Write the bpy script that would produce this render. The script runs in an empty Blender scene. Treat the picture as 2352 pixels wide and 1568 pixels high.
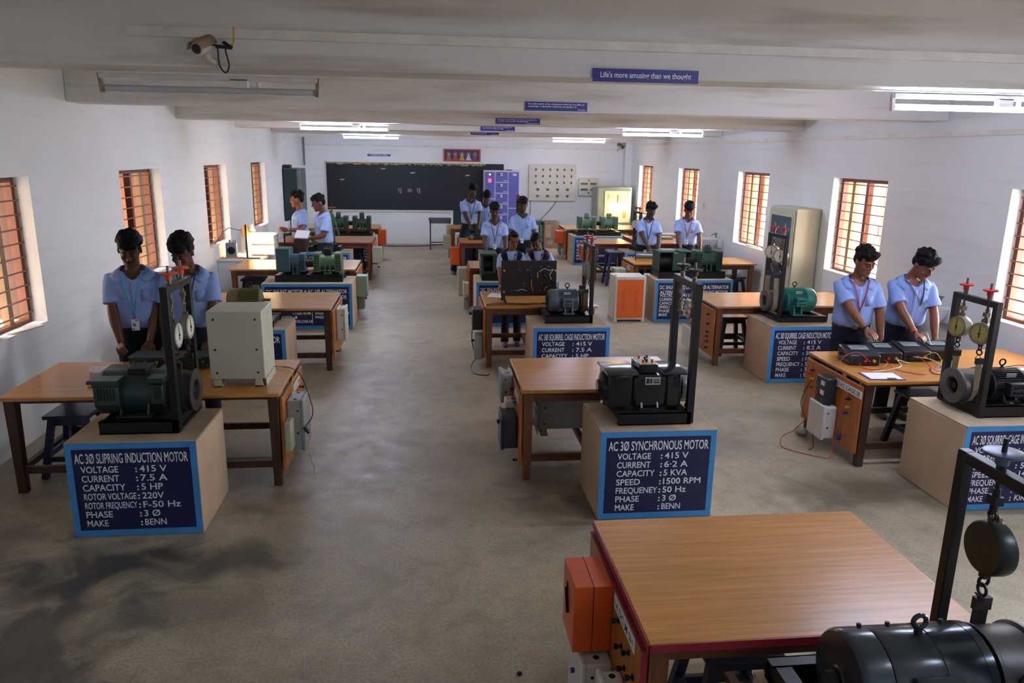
import bpy, bmesh, math, random
from mathutils import Vector as V, Matrix as MX
random.seed(11)
sc = bpy.context.scene
COL = sc.collection
PI = math.pi

# ---------------------------------------------------------------- camera
PITCH, YAW, ROLL, CAM_H = 0.2442, 0.1105, 0.0163, 2.5
fw = V((math.sin(YAW)*math.cos(PITCH), math.cos(YAW)*math.cos(PITCH), -math.sin(PITCH)))
ri0 = V((math.cos(YAW), -math.sin(YAW), 0)); up0 = ri0.cross(fw)
ri = ri0*math.cos(ROLL)+up0*math.sin(ROLL); up = -ri0*math.sin(ROLL)+up0*math.cos(ROLL)
cd = bpy.data.cameras.new('camera'); cam = bpy.data.objects.new('camera', cd); COL.objects.link(cam)
cd.sensor_width = 36; cd.lens = 1735.1/2352*36; cd.clip_start = 0.05; cd.clip_end = 200
m = MX((ri, up, -fw)).transposed().to_4x4(); m.translation = V((0, 0, CAM_H)); cam.matrix_world = m
sc.camera = cam

# ---------------------------------------------------------------- sky, sun, exposure
sc.view_settings.view_transform = 'Standard'; sc.view_settings.look = 'None'
sc.view_settings.gamma = 1; sc.view_settings.use_curve_mapping = False
sc.view_settings.exposure = 1.9
w = bpy.data.worlds.new('sky'); sc.world = w; w.use_nodes = True
bg = w.node_tree.nodes['Background']; bg.inputs[0].default_value = (0.93, 0.97, 1.0, 1); bg.inputs[1].default_value = 9.0
sd = bpy.data.lights.new('sun', 'SUN'); sun = bpy.data.objects.new('sun', sd); COL.objects.link(sun)
sd.energy = 3.2; sd.angle = 0.02; sd.color = (1, 0.96, 0.9)
sun.rotation_euler = V((-0.5, 0.8, -0.85)).normalized().to_track_quat('-Z', 'Y').to_euler()
cy = sc.cycles
cy.max_bounces = 8; cy.diffuse_bounces = 5; cy.glossy_bounces = 3; cy.transmission_bounces = 4
cy.sample_clamp_indirect = 6.0; cy.caustics_reflective = False; cy.caustics_refractive = False
cy.use_denoising = True

# ---------------------------------------------------------------- materials
def lin(h):
    h = h.lstrip('#'); c = [int(h[i:i+2], 16)/255 for i in (0, 2, 4)]
    return tuple(x/12.92 if x <= .04045 else ((x+.055)/1.055)**2.4 for x in c)
MATS = {}
def mat(name, col, rough=.5, metal=0., var=.1, scale=6., bump=0., stretch=None, emit=0., bscale=None, spec=.5):
    if name in MATS: return MATS[name]
    mt = bpy.data.materials.new(name); mt.use_nodes = True; nt = mt.node_tree; b = nt.nodes['Principled BSDF']
    c = lin(col); b.inputs['Roughness'].default_value = rough; b.inputs['Metallic'].default_value = metal
    b.inputs['Specular IOR Level'].default_value = spec
    if emit:
        b.inputs['Emission Color'].default_value = (*c, 1); b.inputs['Emission Strength'].default_value = emit
    tc = nt.nodes.new('ShaderNodeTexCoord'); mp = nt.nodes.new('ShaderNodeMapping')
    nt.links.new(tc.outputs['Object'], mp.inputs[0])
    if stretch: mp.inputs['Scale'].default_value = stretch
    nz = nt.nodes.new('ShaderNodeTexNoise'); nz.inputs['Scale'].default_value = scale; nz.inputs['Detail'].default_value = 6
    nt.links.new(mp.outputs[0], nz.inputs['Vector'])
    rp = nt.nodes.new('ShaderNodeValToRGB'); rp.color_ramp.elements[0].position = .32; rp.color_ramp.elements[1].position = .68
    rp.color_ramp.elements[0].color = (*[x*(1-var) for x in c], 1); rp.color_ramp.elements[1].color = (*[min(1, x*(1+var)) for x in c], 1)
    nt.links.new(nz.outputs['Fac'], rp.inputs[0]); nt.links.new(rp.outputs[0], b.inputs['Base Color'])
    if bump:
        bp = nt.nodes.new('ShaderNodeBump'); bp.inputs['Strength'].default_value = bump; bp.inputs['Distance'].default_value = .01
        n2 = nt.nodes.new('ShaderNodeTexNoise'); n2.inputs['Scale'].default_value = bscale or scale*6; n2.inputs['Detail'].default_value = 5
        nt.links.new(mp.outputs[0], n2.inputs['Vector'])
        nt.links.new(n2.outputs['Fac'], bp.inputs['Height']); nt.links.new(bp.outputs[0], b.inputs['Normal'])
    MATS[name] = mt
    return mt
def nodes_of(mt):
    nt = mt.node_tree
    return nt, nt.nodes['Principled BSDF'], nt.nodes.new, nt.links.new
def wood(name, c1, c2, rough=.3, sc_=(1.2, 16, 16)):
    mt = mat(name, c1, rough, var=.0); nt, b, N, L = nodes_of(mt)
    tc = N('ShaderNodeTexCoord'); mp = N('ShaderNodeMapping'); mp.inputs['Scale'].default_value = sc_
    L(tc.outputs['Object'], mp.inputs[0])
    nz = N('ShaderNodeTexNoise'); nz.inputs['Scale'].default_value = 3; nz.inputs['Detail'].default_value = 9; nz.inputs['Distortion'].default_value = .6
    L(mp.outputs[0], nz.inputs['Vector'])
    rp = N('ShaderNodeValToRGB'); e = rp.color_ramp.elements
    e[0].position = .3; e[1].position = .66; e[0].color = (*lin(c2), 1); e[1].color = (*lin(c1), 1)
    L(nz.outputs['Fac'], rp.inputs[0]); L(rp.outputs[0], b.inputs['Base Color'])
    return mt

# ---------------------------------------------------------------- mesh building
class MB:
    def __init__(s): s.v = []; s.f = []
    def add(s, vs, fs):
        o = len(s.v); s.v += [tuple(p) for p in vs]; s.f += [tuple(i+o for i in f) for f in fs]; return s
    def box(s, x0, x1, y0, y1, z0, z1, M=None):
        vs = [V((x, y, z)) for z in (z0, z1) for y in (y0, y1) for x in (x0, x1)]
        if M is not None: vs = [M @ p for p in vs]
        return s.add(vs, [(0, 2, 3, 1), (4, 5, 7, 6), (0, 1, 5, 4), (2, 6, 7, 3), (0, 4, 6, 2), (1, 3, 7, 5)])
    def bx(s, c, d, M=None):
        return s.box(c[0]-d[0]/2, c[0]+d[0]/2, c[1]-d[1]/2, c[1]+d[1]/2, c[2]-d[2]/2, c[2]+d[2]/2, M)
    def bar(s, p0, p1, w, h, upv=(0, 0, 1)):
        p0 = V(p0); p1 = V(p1); d = (p1-p0); L = d.length; d.normalize(); u = V(upv)
        if abs(d.dot(u)) > .98: u = V((1, 0, 0))
        a = d.cross(u).normalized(); b = a.cross(d)
        M = MX((a, d, b)).transposed().to_4x4(); M.translation = p0
        return s.box(-w/2, w/2, 0, L, -h/2, h/2, M)
    def rings(s, rs, cap=True, close=False):
        n = len(rs[0]); o = len(s.v)
        for r in rs: s.v += [tuple(p) for p in r]
        for k in range(len(rs)-1+(1 if close else 0)):
            a = o+k*n; b = o+((k+1) % len(rs))*n
            for i in range(n):
                j = (i+1) % n; s.f.append((a+i, a+j, b+j, b+i))
        if cap and not close:
            s.f.append(tuple(o+i for i in reversed(range(n)))); e = o+(len(rs)-1)*n; s.f.append(tuple(e+i for i in range(n)))
        return s
    def tube(s, pts, r, n=8, closed=False, flat=1.0, cap=True):
        pts = [V(p) for p in pts]; N = len(pts)
        rr = r if isinstance(r, (list, tuple)) else [r]*N
        t0 = (pts[1]-pts[0]).normalized(); u = V((0, 0, 1)) if abs(t0.z) < .9 else V((1, 0, 0))
        a = t0.cross(u).normalized(); out = []
        for i in range(N):
            if closed: t = pts[(i+1) % N]-pts[i-1]
            else: t = pts[min(i+1, N-1)]-pts[max(i-1, 0)]
            t.normalize(); a = (a-t*a.dot(t)).normalized(); b = t.cross(a)
            out.append([pts[i]+(a*math.cos(2*PI*k/n)*rr[i]+b*math.sin(2*PI*k/n)*rr[i]*flat) for k in range(n)])
        return s.rings(out, cap, closed)
    def cyl(s, p0, p1, r0, r1=None, n=24):
        return s.tube([p0, p1], [r0, r0 if r1 is None else r1], n)
    def lathe(s, prof, o=(0, 0, 0), axis='z', n=28):
        o = V(o); out = []
        for r, h in prof:
            ring = []
            for k in range(n):
                c, q = math.cos(2*PI*k/n)*r, math.sin(2*PI*k/n)*r
                ring.append(o+(V((c, q, h)) if axis == 'z' else V((h, c, q)) if axis == 'x' else V((q, h, c))))
            out.append(ring)
        return s.rings(out)
    def ell(s, c, r, n=14, m=8, M=None):
        c = V(c); out = []
        for i in range(1, m):
            ph = PI*i/m; ring = []
            for k in range(n):
                p = V((r[0]*math.sin(ph)*math.cos(2*PI*k/n), r[1]*math.sin(ph)*math.sin(2*PI*k/n), -r[2]*math.cos(ph)))
                ring.append(c+(M @ p if M is not None else p))
            out.append(ring)
        o = len(s.v); s.rings(out, cap=False); a = V((0, 0, -r[2])); b = V((0, 0, r[2]))
        if M is not None: a = M @ a; b = M @ b
        s.v += [tuple(c+a), tuple(c+b)]; l = o+(m-1)*n; e = o+(m-2)*n
        for k in range(n):
            j = (k+1) % n; s.f.append((l, o+j, o+k)); s.f.append((l+1, e+k, e+j))
        return s
    def torus(s, c, R, r, axis='z', n=20, m=8, a0=0, a1=2*PI):
        c = V(c); full = abs(a1-a0-2*PI) < 1e-6; pts = []
        for i in range(n if full else n+1):
            t = a0+(a1-a0)*i/n; x, y = R*math.cos(t), R*math.sin(t)
            pts.append(c+(V((x, y, 0)) if axis == 'z' else V((0, x, y)) if axis == 'x' else V((x, 0, y))))
        return s.tube(pts, r, m, closed=full)
    def prism(s, poly, t0, t1, axis='y'):
        f = (lambda a, b, t: V((a, t, b))) if axis == 'y' else (lambda a, b, t: V((t, a, b))) if axis == 'x' else (lambda a, b, t: V((a, b, t)))
        return s.rings([[f(a, b, t0) for a, b in poly], [f(a, b, t1) for a, b in poly]])
    def text(s, body, x, z, h, w=None, y=0., align='l', M=None, bold=.018):
        vs, fs, capH = glyphs(body, bold)
        if not vs: return s
        x0 = min(p[0] for p in vs); x1 = max(p[0] for p in vs); k = h/capH
        kx = k if w is None else w/(x1-x0)
        off = x if align == 'l' else x-(x1-x0)*kx/2 if align == 'c' else x-(x1-x0)*kx
        pts = [V((off+(p[0]-x0)*kx, y, z+p[1]*k)) for p in vs]
        if M is not None: pts = [M @ p for p in pts]
        return s.add(pts, fs)
GL = {}
def glyphs(body, bold):
    if (body, bold) in GL: return GL[(body, bold)]
    def one(t):
        c = bpy.data.curves.new('lettering', 'FONT'); c.body = t; c.size = 1; c.offset = bold; c.resolution_u = 3
        o = bpy.data.objects.new('lettering', c); me = o.to_mesh()
        vs = [tuple(p.co) for p in me.vertices]; fs = [tuple(p.vertices) for p in me.polygons]
        o.to_mesh_clear(); bpy.data.objects.remove(o); bpy.data.curves.remove(c)
        return vs, fs
    hv, _ = one('H'); vs, fs = one(body)
    GL[(body, bold)] = (vs, fs, max(p[1] for p in hv))
    return GL[(body, bold)]

def link(name, mb, mt, parent=None, bevel=0., smooth=True, ang=35):
    me = bpy.data.meshes.new(name); me.from_pydata(mb.v, [], mb.f)
    bm = bmesh.new(); bm.from_mesh(me); bmesh.ops.recalc_face_normals(bm, faces=bm.faces); bm.to_mesh(me); bm.free()
    if smooth:
        me.polygons.foreach_set('use_smooth', [True]*len(me.polygons)); me.set_sharp_from_angle(angle=math.radians(ang))
    o = bpy.data.objects.new(name, me); COL.objects.link(o)
    if mt: me.materials.append(mt)
    if parent: o.parent = parent
    if bevel:
        b = o.modifiers.new('edge', 'BEVEL'); b.width = bevel; b.segments = 2; b.limit_method = 'ANGLE'; b.angle_limit = .7
    return o
part = link
def tag(o, label, cat, group=None, kind=None):
    o['label'] = label; o['category'] = cat
    if group: o['group'] = group
    if kind: o['kind'] = kind
    return o
def thing(name, label, cat, loc=(0, 0, 0), rz=0., group=None):
    o = bpy.data.objects.new(name, None); COL.objects.link(o); o.location = loc; o.rotation_euler = (0, 0, rz)
    o.empty_display_size = .1
    return tag(o, label, cat, group)
def struct(name, mb, mt, parent=None, bevel=0.):
    o = link(name, mb, mt, parent, bevel, smooth=False)
    if not parent: o['kind'] = 'structure'
    return o
def copyobj(o, parent, loc=None, name=None):
    c = o.copy(); COL.objects.link(c); c.parent = parent
    if loc is not None: c.location = loc
    return c
def box(x0, x1, y0, y1, z0, z1): return MB().box(x0, x1, y0, y1, z0, z1)
def bez(p0, p1, p2, p3, n=14):
    p0, p1, p2, p3 = map(V, (p0, p1, p2, p3)); o = []
    for i in range(n+1):
        t = i/n; o.append(p0*(1-t)**3+p1*3*t*(1-t)**2+p2*3*t*t*(1-t)+p3*t**3)
    return o
def spline(pts, k=6):
    pts = [V(p) for p in pts]; o = []
    for i in range(len(pts)-1):
        a = pts[max(i-1, 0)]; b = pts[i]; c = pts[i+1]; d = pts[min(i+2, len(pts)-1)]
        for j in range(k):
            t = j/k
            o.append(.5*((2*b)+(c-a)*t+(2*a-5*b+4*c-d)*t*t+(3*b-a-3*c+d)*t**3))
    o.append(pts[-1]); return o
# ================================================================ the room
XL, XR, YB, YF, ZC = -3.45, 5.62, 21.35, -1.3, 3.6
def plaster(name, col, streak):
    mt = mat(name, col, .85, var=.0); nt, b, N, L = nodes_of(mt); c = lin(col)
    tc = N('ShaderNodeTexCoord')
    def noise(sx, sy, sz, s, det=6):
        mp = N('ShaderNodeMapping'); mp.inputs['Scale'].default_value = (sx, sy, sz); L(tc.outputs['Object'], mp.inputs[0])
        nz = N('ShaderNodeTexNoise'); nz.inputs['Scale'].default_value = s; nz.inputs['Detail'].default_value = det; L(mp.outputs[0], nz.inputs['Vector']); return nz
    n1 = noise(1, 1, 1, .8); n2 = noise(.45, .45, 5.5, 1.7)
    r1 = N('ShaderNodeValToRGB'); e = r1.color_ramp.elements; e[0].position = .3; e[1].position = .7
    e[0].color = (*[x*.92 for x in c], 1); e[1].color = (*c, 1); L(n1.outputs['Fac'], r1.inputs[0])
    r2 = N('ShaderNodeValToRGB'); e = r2.color_ramp.elements; e[0].position = .53; e[1].position = .74
    e[0].color = (0, 0, 0, 1); e[1].color = (streak, streak, streak, 1); L(n2.outputs['Fac'], r2.inputs[0])
    mx = N('ShaderNodeMix'); mx.data_type = 'RGBA'; L(r2.outputs[0], mx.inputs['Factor']); L(r1.outputs[0], mx.inputs['A'])
    mx.inputs['B'].default_value = (*lin('#9b8468'), 1); L(mx.outputs['Result'], b.inputs['Base Color'])
    bp = N('ShaderNodeBump'); bp.inputs['Strength'].default_value = .12; bp.inputs['Distance'].default_value = .01
    n3 = noise(1, 1, 1, 30); L(n3.outputs['Fac'], bp.inputs['Height']); L(bp.outputs[0], b.inputs['Normal'])
    return mt
M_WALL = plaster('white plaster wall', '#eef0f0', .10)
M_BEAM = plaster('stained white plaster', '#e4e1db', .5)
# floor: grey cement with stains of their own shape
mt = mat('cement floor', '#9d978c', .42, var=0); nt, b, N, L = nodes_of(mt); M_FLOOR = mt
tc = N('ShaderNodeTexCoord')
def nz(s, d=7, dist=0.):
    n = N('ShaderNodeTexNoise'); n.inputs['Scale'].default_value = s; n.inputs['Detail'].default_value = d; n.inputs['Distortion'].default_value = dist
    L(tc.outputs['Object'], n.inputs['Vector']); return n
def ramp(src, p0, c0, p1, c1):
    r = N('ShaderNodeValToRGB'); e = r.color_ramp.elements; e[0].position = p0; e[1].position = p1; e[0].color = (*c0, 1); e[1].color = (*c1, 1)
    L(src, r.inputs[0]); return r.outputs[0]
def mixc(fac, a, bb, mode='MIX'):
    m_ = N('ShaderNodeMix'); m_.data_type = 'RGBA'; m_.blend_type = mode
    for s_, v_ in (('Factor', fac), ('A', a), ('B', bb)):
        if isinstance(v_, (int, float)): m_.inputs[s_].default_value = v_
        elif isinstance(v_, tuple): m_.inputs[s_].default_value = (*v_, 1)
        else: L(v_, m_.inputs[s_])
    return m_.outputs['Result']
base = ramp(nz(.7, 5).outputs['Fac'], .3, lin('#a2967e'), .72, lin('#c2b69c'))
base = mixc(ramp(nz(3.2, 9, 1.2).outputs['Fac'], .45, (0, 0, 0), .75, (.35,)*3), base, lin('#6d675a'))
base = mixc(ramp(nz(60, 4).outputs['Fac'], .42, (0, 0, 0), .7, (.4,)*3), base, lin('#5a544a'))
base = mixc(ramp(nz(150, 2).outputs['Fac'], .5, (0, 0, 0), .72, (.45,)*3), base, lin('#55504a'))
base = mixc(ramp(nz(9, 6).outputs['Fac'], .5, (0, 0, 0), .75, (.3,)*3), base, lin('#746a58'))
base = mixc(ramp(nz(1.7, 10, 2.).outputs['Fac'], .63, (0, 0, 0), .8, (.4,)*3), base, lin('#c2bcad'))
edge = nz(2.6, 9, 1.)
for (sx, sy, rx, ry, dark, col) in [(-2.0, 4.35, .7, .42, .85, '#2c3033'), (-2.05, 3.6, .75, .75, .8, '#34373a'), (-1.25, 4.42, .45, .25, .7, '#3c3f42'), (-2.9, 3.2, .8, .8, .8, '#3a3c3d'), (-3.0, 4.6, .5, .6, .6, '#43423f'), (-2.7, 2.5, .9, .5, .6, '#4a4a48'),
                                    (3.35, 5.05, .75, .45, .8, '#4f4c38'), (1.0, 4.95, .5, .3, .5, '#5c564c'), (2.5, 6.1, .55, .45, .5, '#6b6860'), (-1.4, 3.9, .9, .3, .4, '#4e504f'), (.9, 5.6, .4, .9, .5, '#57524a'), (-1.3, 5.6, .5, .7, .5, '#5a554d'), (2.4, 3.9, .5, .25, .4, '#6b6860')]:
    mp = N('ShaderNodeMapping'); mp.vector_type = 'TEXTURE'; mp.inputs['Location'].default_value = (sx, sy, 0); mp.inputs['Scale'].default_value = (rx*1.6, ry*1.6, 1)
    L(tc.outputs['Object'], mp.inputs[0]); g = N('ShaderNodeTexGradient'); g.gradient_type = 'SPHERICAL'; L(mp.outputs[0], g.inputs[0])
    a_ = N('ShaderNodeMath'); a_.operation = 'MULTIPLY_ADD'; L(edge.outputs['Fac'], a_.inputs[0]); a_.inputs[1].default_value = 1.5; a_.inputs[2].default_value = -.95
    s_ = N('ShaderNodeMath'); s_.operation = 'ADD'; L(a_.outputs[0], s_.inputs[0]); L(g.outputs['Fac'], s_.inputs[1])
    base = mixc(ramp(s_.outputs[0], .14, (0, 0, 0), .62, (dark,)*3), base, lin(col))
L(base, b.inputs['Base Color'])
rr = N('ShaderNodeMath'); rr.operation = 'MULTIPLY_ADD'; L(nz(5, 6).outputs['Fac'], rr.inputs[0]); rr.inputs[1].default_value = .35; rr.inputs[2].default_value = .3
L(rr.outputs[0], b.inputs['Roughness'])
bp = N('ShaderNodeBump'); bp.inputs['Strength'].default_value = .12; bp.inputs['Distance'].default_value = .01
L(nz(28, 6).outputs['Fac'], bp.inputs['Height']); L(bp.outputs[0], b.inputs['Normal'])

struct('floor', box(XL-.23, XR+.23, YF-.2, YB+.2, -.12, 0), M_FLOOR)
struct('ceiling', box(XL-.23, XR+.23, YF-.2, YB+.2, ZC, ZC+.12), M_BEAM)
struct('wall_back', box(XL-.23, XR+.23, YB, YB+.2, 0, ZC), M_WALL)
struct('wall_front', box(XL-.23, XR+.23, YF-.2, YF, 0, ZC), M_WALL)
WL = [(5.78, 7.1), (9.08, 10.41), (12.38, 13.7), (15.56, 16.88)]
WR = [(2.3, 3.62), (5.6, 6.9), (8.95, 10.24), (12.3, 13.6), (15.68, 17.0), (19.05, 20.3)]
WZ0, WZ1 = .96, 2.24
def wall_with_windows(name, x0, x1, wins):
    mb = MB(); y = YF
    for a, c in wins:
        mb.box(x0, x1, y, a, 0, ZC); mb.box(x0, x1, a, c, 0, WZ0); mb.box(x0, x1, a, c, WZ1, ZC); y = c
    mb.box(x0, x1, y, YB, 0, ZC)
    return struct(name, mb, M_WALL)
wall_with_windows('wall_left', XL-.23, XL, WL)
wall_with_windows('wall_right', XR, XR+.23, WR)
struct('trim_1', box(5.42, XR, 21.1, YB, 0, 2.9), M_WALL)        # corner column by the last window
# beams across the ceiling
for i, (y, z) in enumerate([(1.42, 2.95), (4.7, 2.945), (7.98, 2.91), (11.25, 2.885), (14.53, 2.875), (17.76, 2.865)]):
    o = struct('trim_%d' % (i+2), box(XL, XR, y, y+.37, z, ZC), M_BEAM, bevel=.012)
struct('trim_8', box(XL, XR, 21.02, YB, 2.83, ZC), M_BEAM)
# the outside ground that bounces daylight
M_EARTH = mat('pale earth', '#aaa79c', .9, var=.15, scale=.5)
struct('ground', MB().box(-40, XL-.24, -20, 45, -.5, -.45).box(XR+.24, 40, -20, 45, -.5, -.45), M_EARTH)

# unseen sunshades added to dim the shutters; the neighbouring building on the left
for i, (x0, x1) in enumerate(((XL-.85, XL-.23), (XR+.23, XR+.85))):
    struct('trim_%d' % (9+i), box(x0, x1, YF, YB, 2.34, 2.42), M_BEAM)
M_NEIGH = mat('salmon distemper', '#ab8f80', .85, var=.08, scale=1)
struct('wall_neighbour', box(-9.2, -9.0, -12, 35, -.5, 7.5), M_NEIGH)
# ---------------------------------------------------------------- windows
M_WFRAME = mat('brown window paint', '#6b3a22', .5, var=.18, scale=9)
M_STILE = mat('orange brown shutter paint', '#a5623c', .5, var=.15, scale=7)
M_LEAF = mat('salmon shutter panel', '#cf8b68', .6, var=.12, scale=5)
M_LEAF_SHADED = mat('shutter panel darkened for shade', '#6e3c20', .6, var=.15, scale=5)  # left wall copy of the same shutter panel, outdoor shade put into its colour
M_STILE_SHADED = mat('shutter stile darkened for shade', '#4f2b18', .5, var=.15, scale=7)  # left wall stile, likewise the same paint darkened for shade
M_BAR = mat('brown grille bar', '#8a5a40', .45, .2, var=.15)
M_TAN = mat('tan window post', '#94795a', .55, var=.1)
def window(idx, y0, y1, side):
    s = 1 if side == 'r' else -1; xi = XR if side == 'r' else XL
    root = bpy.data.objects.new('window_%d' % idx, None); COL.objects.link(root); root.location = (xi, y0, WZ0); root['kind'] = 'structure'
    W, H = y1-y0, WZ1-WZ0
    def P(name, mb, mt, **k): return part(name, mb, mt, root, smooth=False, **k)
    fx0, fx1 = sorted((s*.13, s*.2)); t = .05
    P('window_frame', MB().box(fx0, fx1, 0, t, 0, H).box(fx0, fx1, W-t, W, 0, H).box(fx0, fx1, t, W-t, 0, t*.6).box(fx0, fx1, t, W-t, H-t, H), M_WFRAME)
    P('mullion', box(fx0, fx1, W*.5-.03, W*.5+.03, t*.6, H-t), M_WFRAME)
    P('mullion', box(*sorted((s*.15, s*.21)), W*.78-.035, W*.78+.035, t*.6, H-t), M_TAN)
    g = MB(); nb = 10
    for k in range(nb): g.cyl((s*.115, .0, H*(k+.75)/(nb+.4)), (s*.115, W, H*(k+.75)/(nb+.4)), .008, n=6)
    if side == 'r': g.cyl((s*.115, W*.45, H*.45), (s*.115, W*.45, H*.55), .006, n=6).cyl((s*.115, W*.2, H*.45), (s*.115, W*.2, H*.55), .006, n=6)
    P('grille', g, M_BAR)
    # leaves swung outward: the far one square to the wall, the near one only half open
    LW = W*.5
    for (hy, ang) in ((W-.02, PI/2*s), (.02, (PI/2+.45)*s) if side == 'r' else (.02, -(PI/2+.25))):
        sg = -1 if hy > W/2 else 1
        # leaf lies along local +x from its hinge
        a = 0 if sg < 0 else (.35 if side == 'r' else 1.3)
        d = V((s*math.cos(a), sg*math.sin(a)*(1 if sg > 0 else 0), 0)); n_ = V((-d.y, d.x, 0))
        M = MX((d, n_, V((0, 0, 1)))).transposed().to_4x4(); M.translation = V((s*.2, hy, .02)); ml, ms = (M_LEAF, M_STILE) if side == 'r' else (M_LEAF_SHADED, M_STILE_SHADED)
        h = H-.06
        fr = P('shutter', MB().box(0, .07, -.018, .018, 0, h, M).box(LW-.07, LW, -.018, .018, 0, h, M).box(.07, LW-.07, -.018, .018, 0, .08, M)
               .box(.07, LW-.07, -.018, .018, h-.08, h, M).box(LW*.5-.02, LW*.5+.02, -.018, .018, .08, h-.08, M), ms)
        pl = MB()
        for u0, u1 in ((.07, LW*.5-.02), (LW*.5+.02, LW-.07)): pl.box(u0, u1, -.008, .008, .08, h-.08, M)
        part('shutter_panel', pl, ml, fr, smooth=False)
    return root
n = 1
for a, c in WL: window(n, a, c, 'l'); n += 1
for a, c in WR: window(n, a, c, 'r'); n += 1
# portals only guide the sampling of the sky that comes through the openings
for (x, sgn, wins) in ((XL-.22, 1, WL), (XR+.22, -1, WR)):
    for a, c in wins:
        ld = bpy.data.lights.new('sky_portal', 'AREA'); ld.shape = 'RECTANGLE'; ld.size = WZ1-WZ0; ld.size_y = c-a
        ld.cycles.is_portal = True
        lo = bpy.data.objects.new('sky_portal', ld); COL.objects.link(lo); lo.location = (x, (a+c)/2, (WZ0+WZ1)/2)
        lo.rotation_euler = V((sgn, 0, 0)).to_track_quat('-Z', 'Y').to_euler()
# ---------------------------------------------------------------- tube lights
M_FIX = mat('white fitting', '#d6d3cb', .5, var=.08)
M_TUBE_ON = mat('lit tube', '#d3deff', .4, var=0, emit=55)
M_TUBE_OFF = mat('unlit tube', '#c2c5c6', .25, var=.03)
M_RUST = mat('rusty clip', '#94806c', .7, var=.35, scale=30)
def tube_light(x0, y, z, lit, label, name='tube_light'):
    L_ = 1.27; r = thing(name, label, 'tube light', (x0+L_/2, y, z), 0, 'tube lights on the beams')
    part('batten', box(-L_/2, L_/2, -.025, .025, .055, .085), M_FIX, r, bevel=.004)
    for s in (-1, 1):
        part('end_bracket', MB().bar((s*L_/2, 0, .085), (s*(L_/2-.01), 0, -.025), .02, .03, (0, 1, 0)).cyl((s*L_/2-.012*s, 0, 0), (s*(L_/2-.045), 0, 0), .018, n=10), M_RUST if not lit else M_FIX, r)
    part('ballast', MB().bx((.17, 0, .04), (.1, .05, .05)).cyl((.28, 0, .05), (.28, 0, .02), .015, n=10), M_FIX, r)
    part('tube', MB().cyl((-L_/2+.03, 0, 0), (L_/2-.03, 0, 0), .019, n=14), M_TUBE_ON if lit else M_TUBE_OFF, r)
    return r
tube_light(-1.94, 4.97, 2.84, 0, 'unlit tube light with rusty end clips under the near beam')
tube_light(3.07, 4.97, 2.84, 1, 'glowing tube light under the near beam beside the right wall')
tube_light(2.6, .95, 2.87, 1, 'glowing tube light on the right behind the camera position')
tube_light(-1.84, 11.52, 2.80, 1, 'glowing tube light on the left under the third beam')
tube_light(2.88, 11.52, 2.80, 1, 'glowing tube light on the right under the third beam')
tube_light(-1.93, 18.02, 2.79, 1, 'small looking glowing tube light above the left of the blackboard')
tube_light(2.86, 18.02, 2.79, 1, 'small looking glowing tube light above the white switch panel')
# ---------------------------------------------------------------- quotation boards on the beams
M_NAVYSIGN = mat('royal blue board', '#2b2b86', .4, var=.05)
M_WHITE = mat('white lettering', '#e8e8ec', .5, var=.02)
def board(y, z0, z1, x0, x1, lines, label):
    r = thing('quotation_board', label, 'sign', ((x0+x1)/2, y, z0), 0, 'quotation boards on the beams')
    W, H = x1-x0, z1-z0
    part('panel', box(-W/2, W/2, -.012, 0, 0, H), M_NAVYSIGN, r)
    t = MB()
    for (s, a, zz, h, ww) in lines: t.text(s, {'l': -W/2+.03, 'c': 0, 'r': W/2-.02}[a], zz*H, h*H, ww, -.0135, a)
    part('lettering', t, M_WHITE, r, smooth=False)
board(4.695, 2.925, 3.0, .98, 1.63, [("Life's more amusing than we thought", 'c', .33, .42, .56)], "blue board reading Life's more amusing than we thought")
board(7.975, 2.925, 3.01, .98, 1.62, [('It is the mark of an educated mind to be able to', 'l', .68, .2, .58), ('entertain a thought without accepting it.', 'l', .4, .2, .5), ('Aristotle', 'r', .1, .16, .08)], 'blue two line board on the second beam about an educated mind')
board(11.245, 2.905, 2.985, .96, 1.6, [('Success is the ability to go from one failure to', 'l', .68, .2, .56), ('another with no loss of enthusiasm.', 'l', .4, .2, .45), ('Sir Winston Churchill', 'r', .1, .16, .18)], 'blue two line board on the third beam about success')
board(14.525, 2.895, 2.975, .96, 1.6, [('You cannot escape the responsibility of', 'l', .68, .2, .55), ('tomorrow by evading it today.', 'l', .4, .2, .4), ('Abraham Lincoln', 'r', .1, .16, .14)], 'blue two line board on the fourth beam about responsibility')
board(17.755, 2.89, 2.97, .95, 1.59, [('An investment in knowledge always', 'l', .68, .2, .52), ('pays the best interest.', 'l', .4, .2, .34), ('Benjamin Franklin', 'r', .1, .16, .14)], 'blue two line board on the farthest beam, smallest of the quotations')
# ---------------------------------------------------------------- wiring on the beams and walls, security cameras
M_PVC = mat('cream trunking', '#e2dccf', .6, var=.1)
M_BLK = mat('black rubber', '#141414', .5, var=.1)
tag(link('cable_trunking', box(-1.66, 5.6, 4.665, 4.7, 3.1, 3.15), M_PVC), 'cream cable trunking along the near beam above the camera', 'cable trunking')
tag(link('cable_trunking', box(5.583, 5.618, 1.8, 21.0, 2.75, 2.8), M_PVC), 'cream cable trunking along the top of the right wall', 'cable trunking')
tag(link('cable_trunking', box(-3.3, 5.4, 21.325, 21.35, 2.62, 2.66), M_PVC), 'cream cable trunking along the top of the blackboard wall', 'cable trunking')
tag(link('wall_pipe', MB().cyl((-3.32, 21.3, 2.1), (-3.32, 21.3, 2.83), .025, n=10), mat('grey pipe', '#77747a', .6)), 'grey pipe rising from the green cupboard to the ceiling beam', 'pipe')
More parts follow.
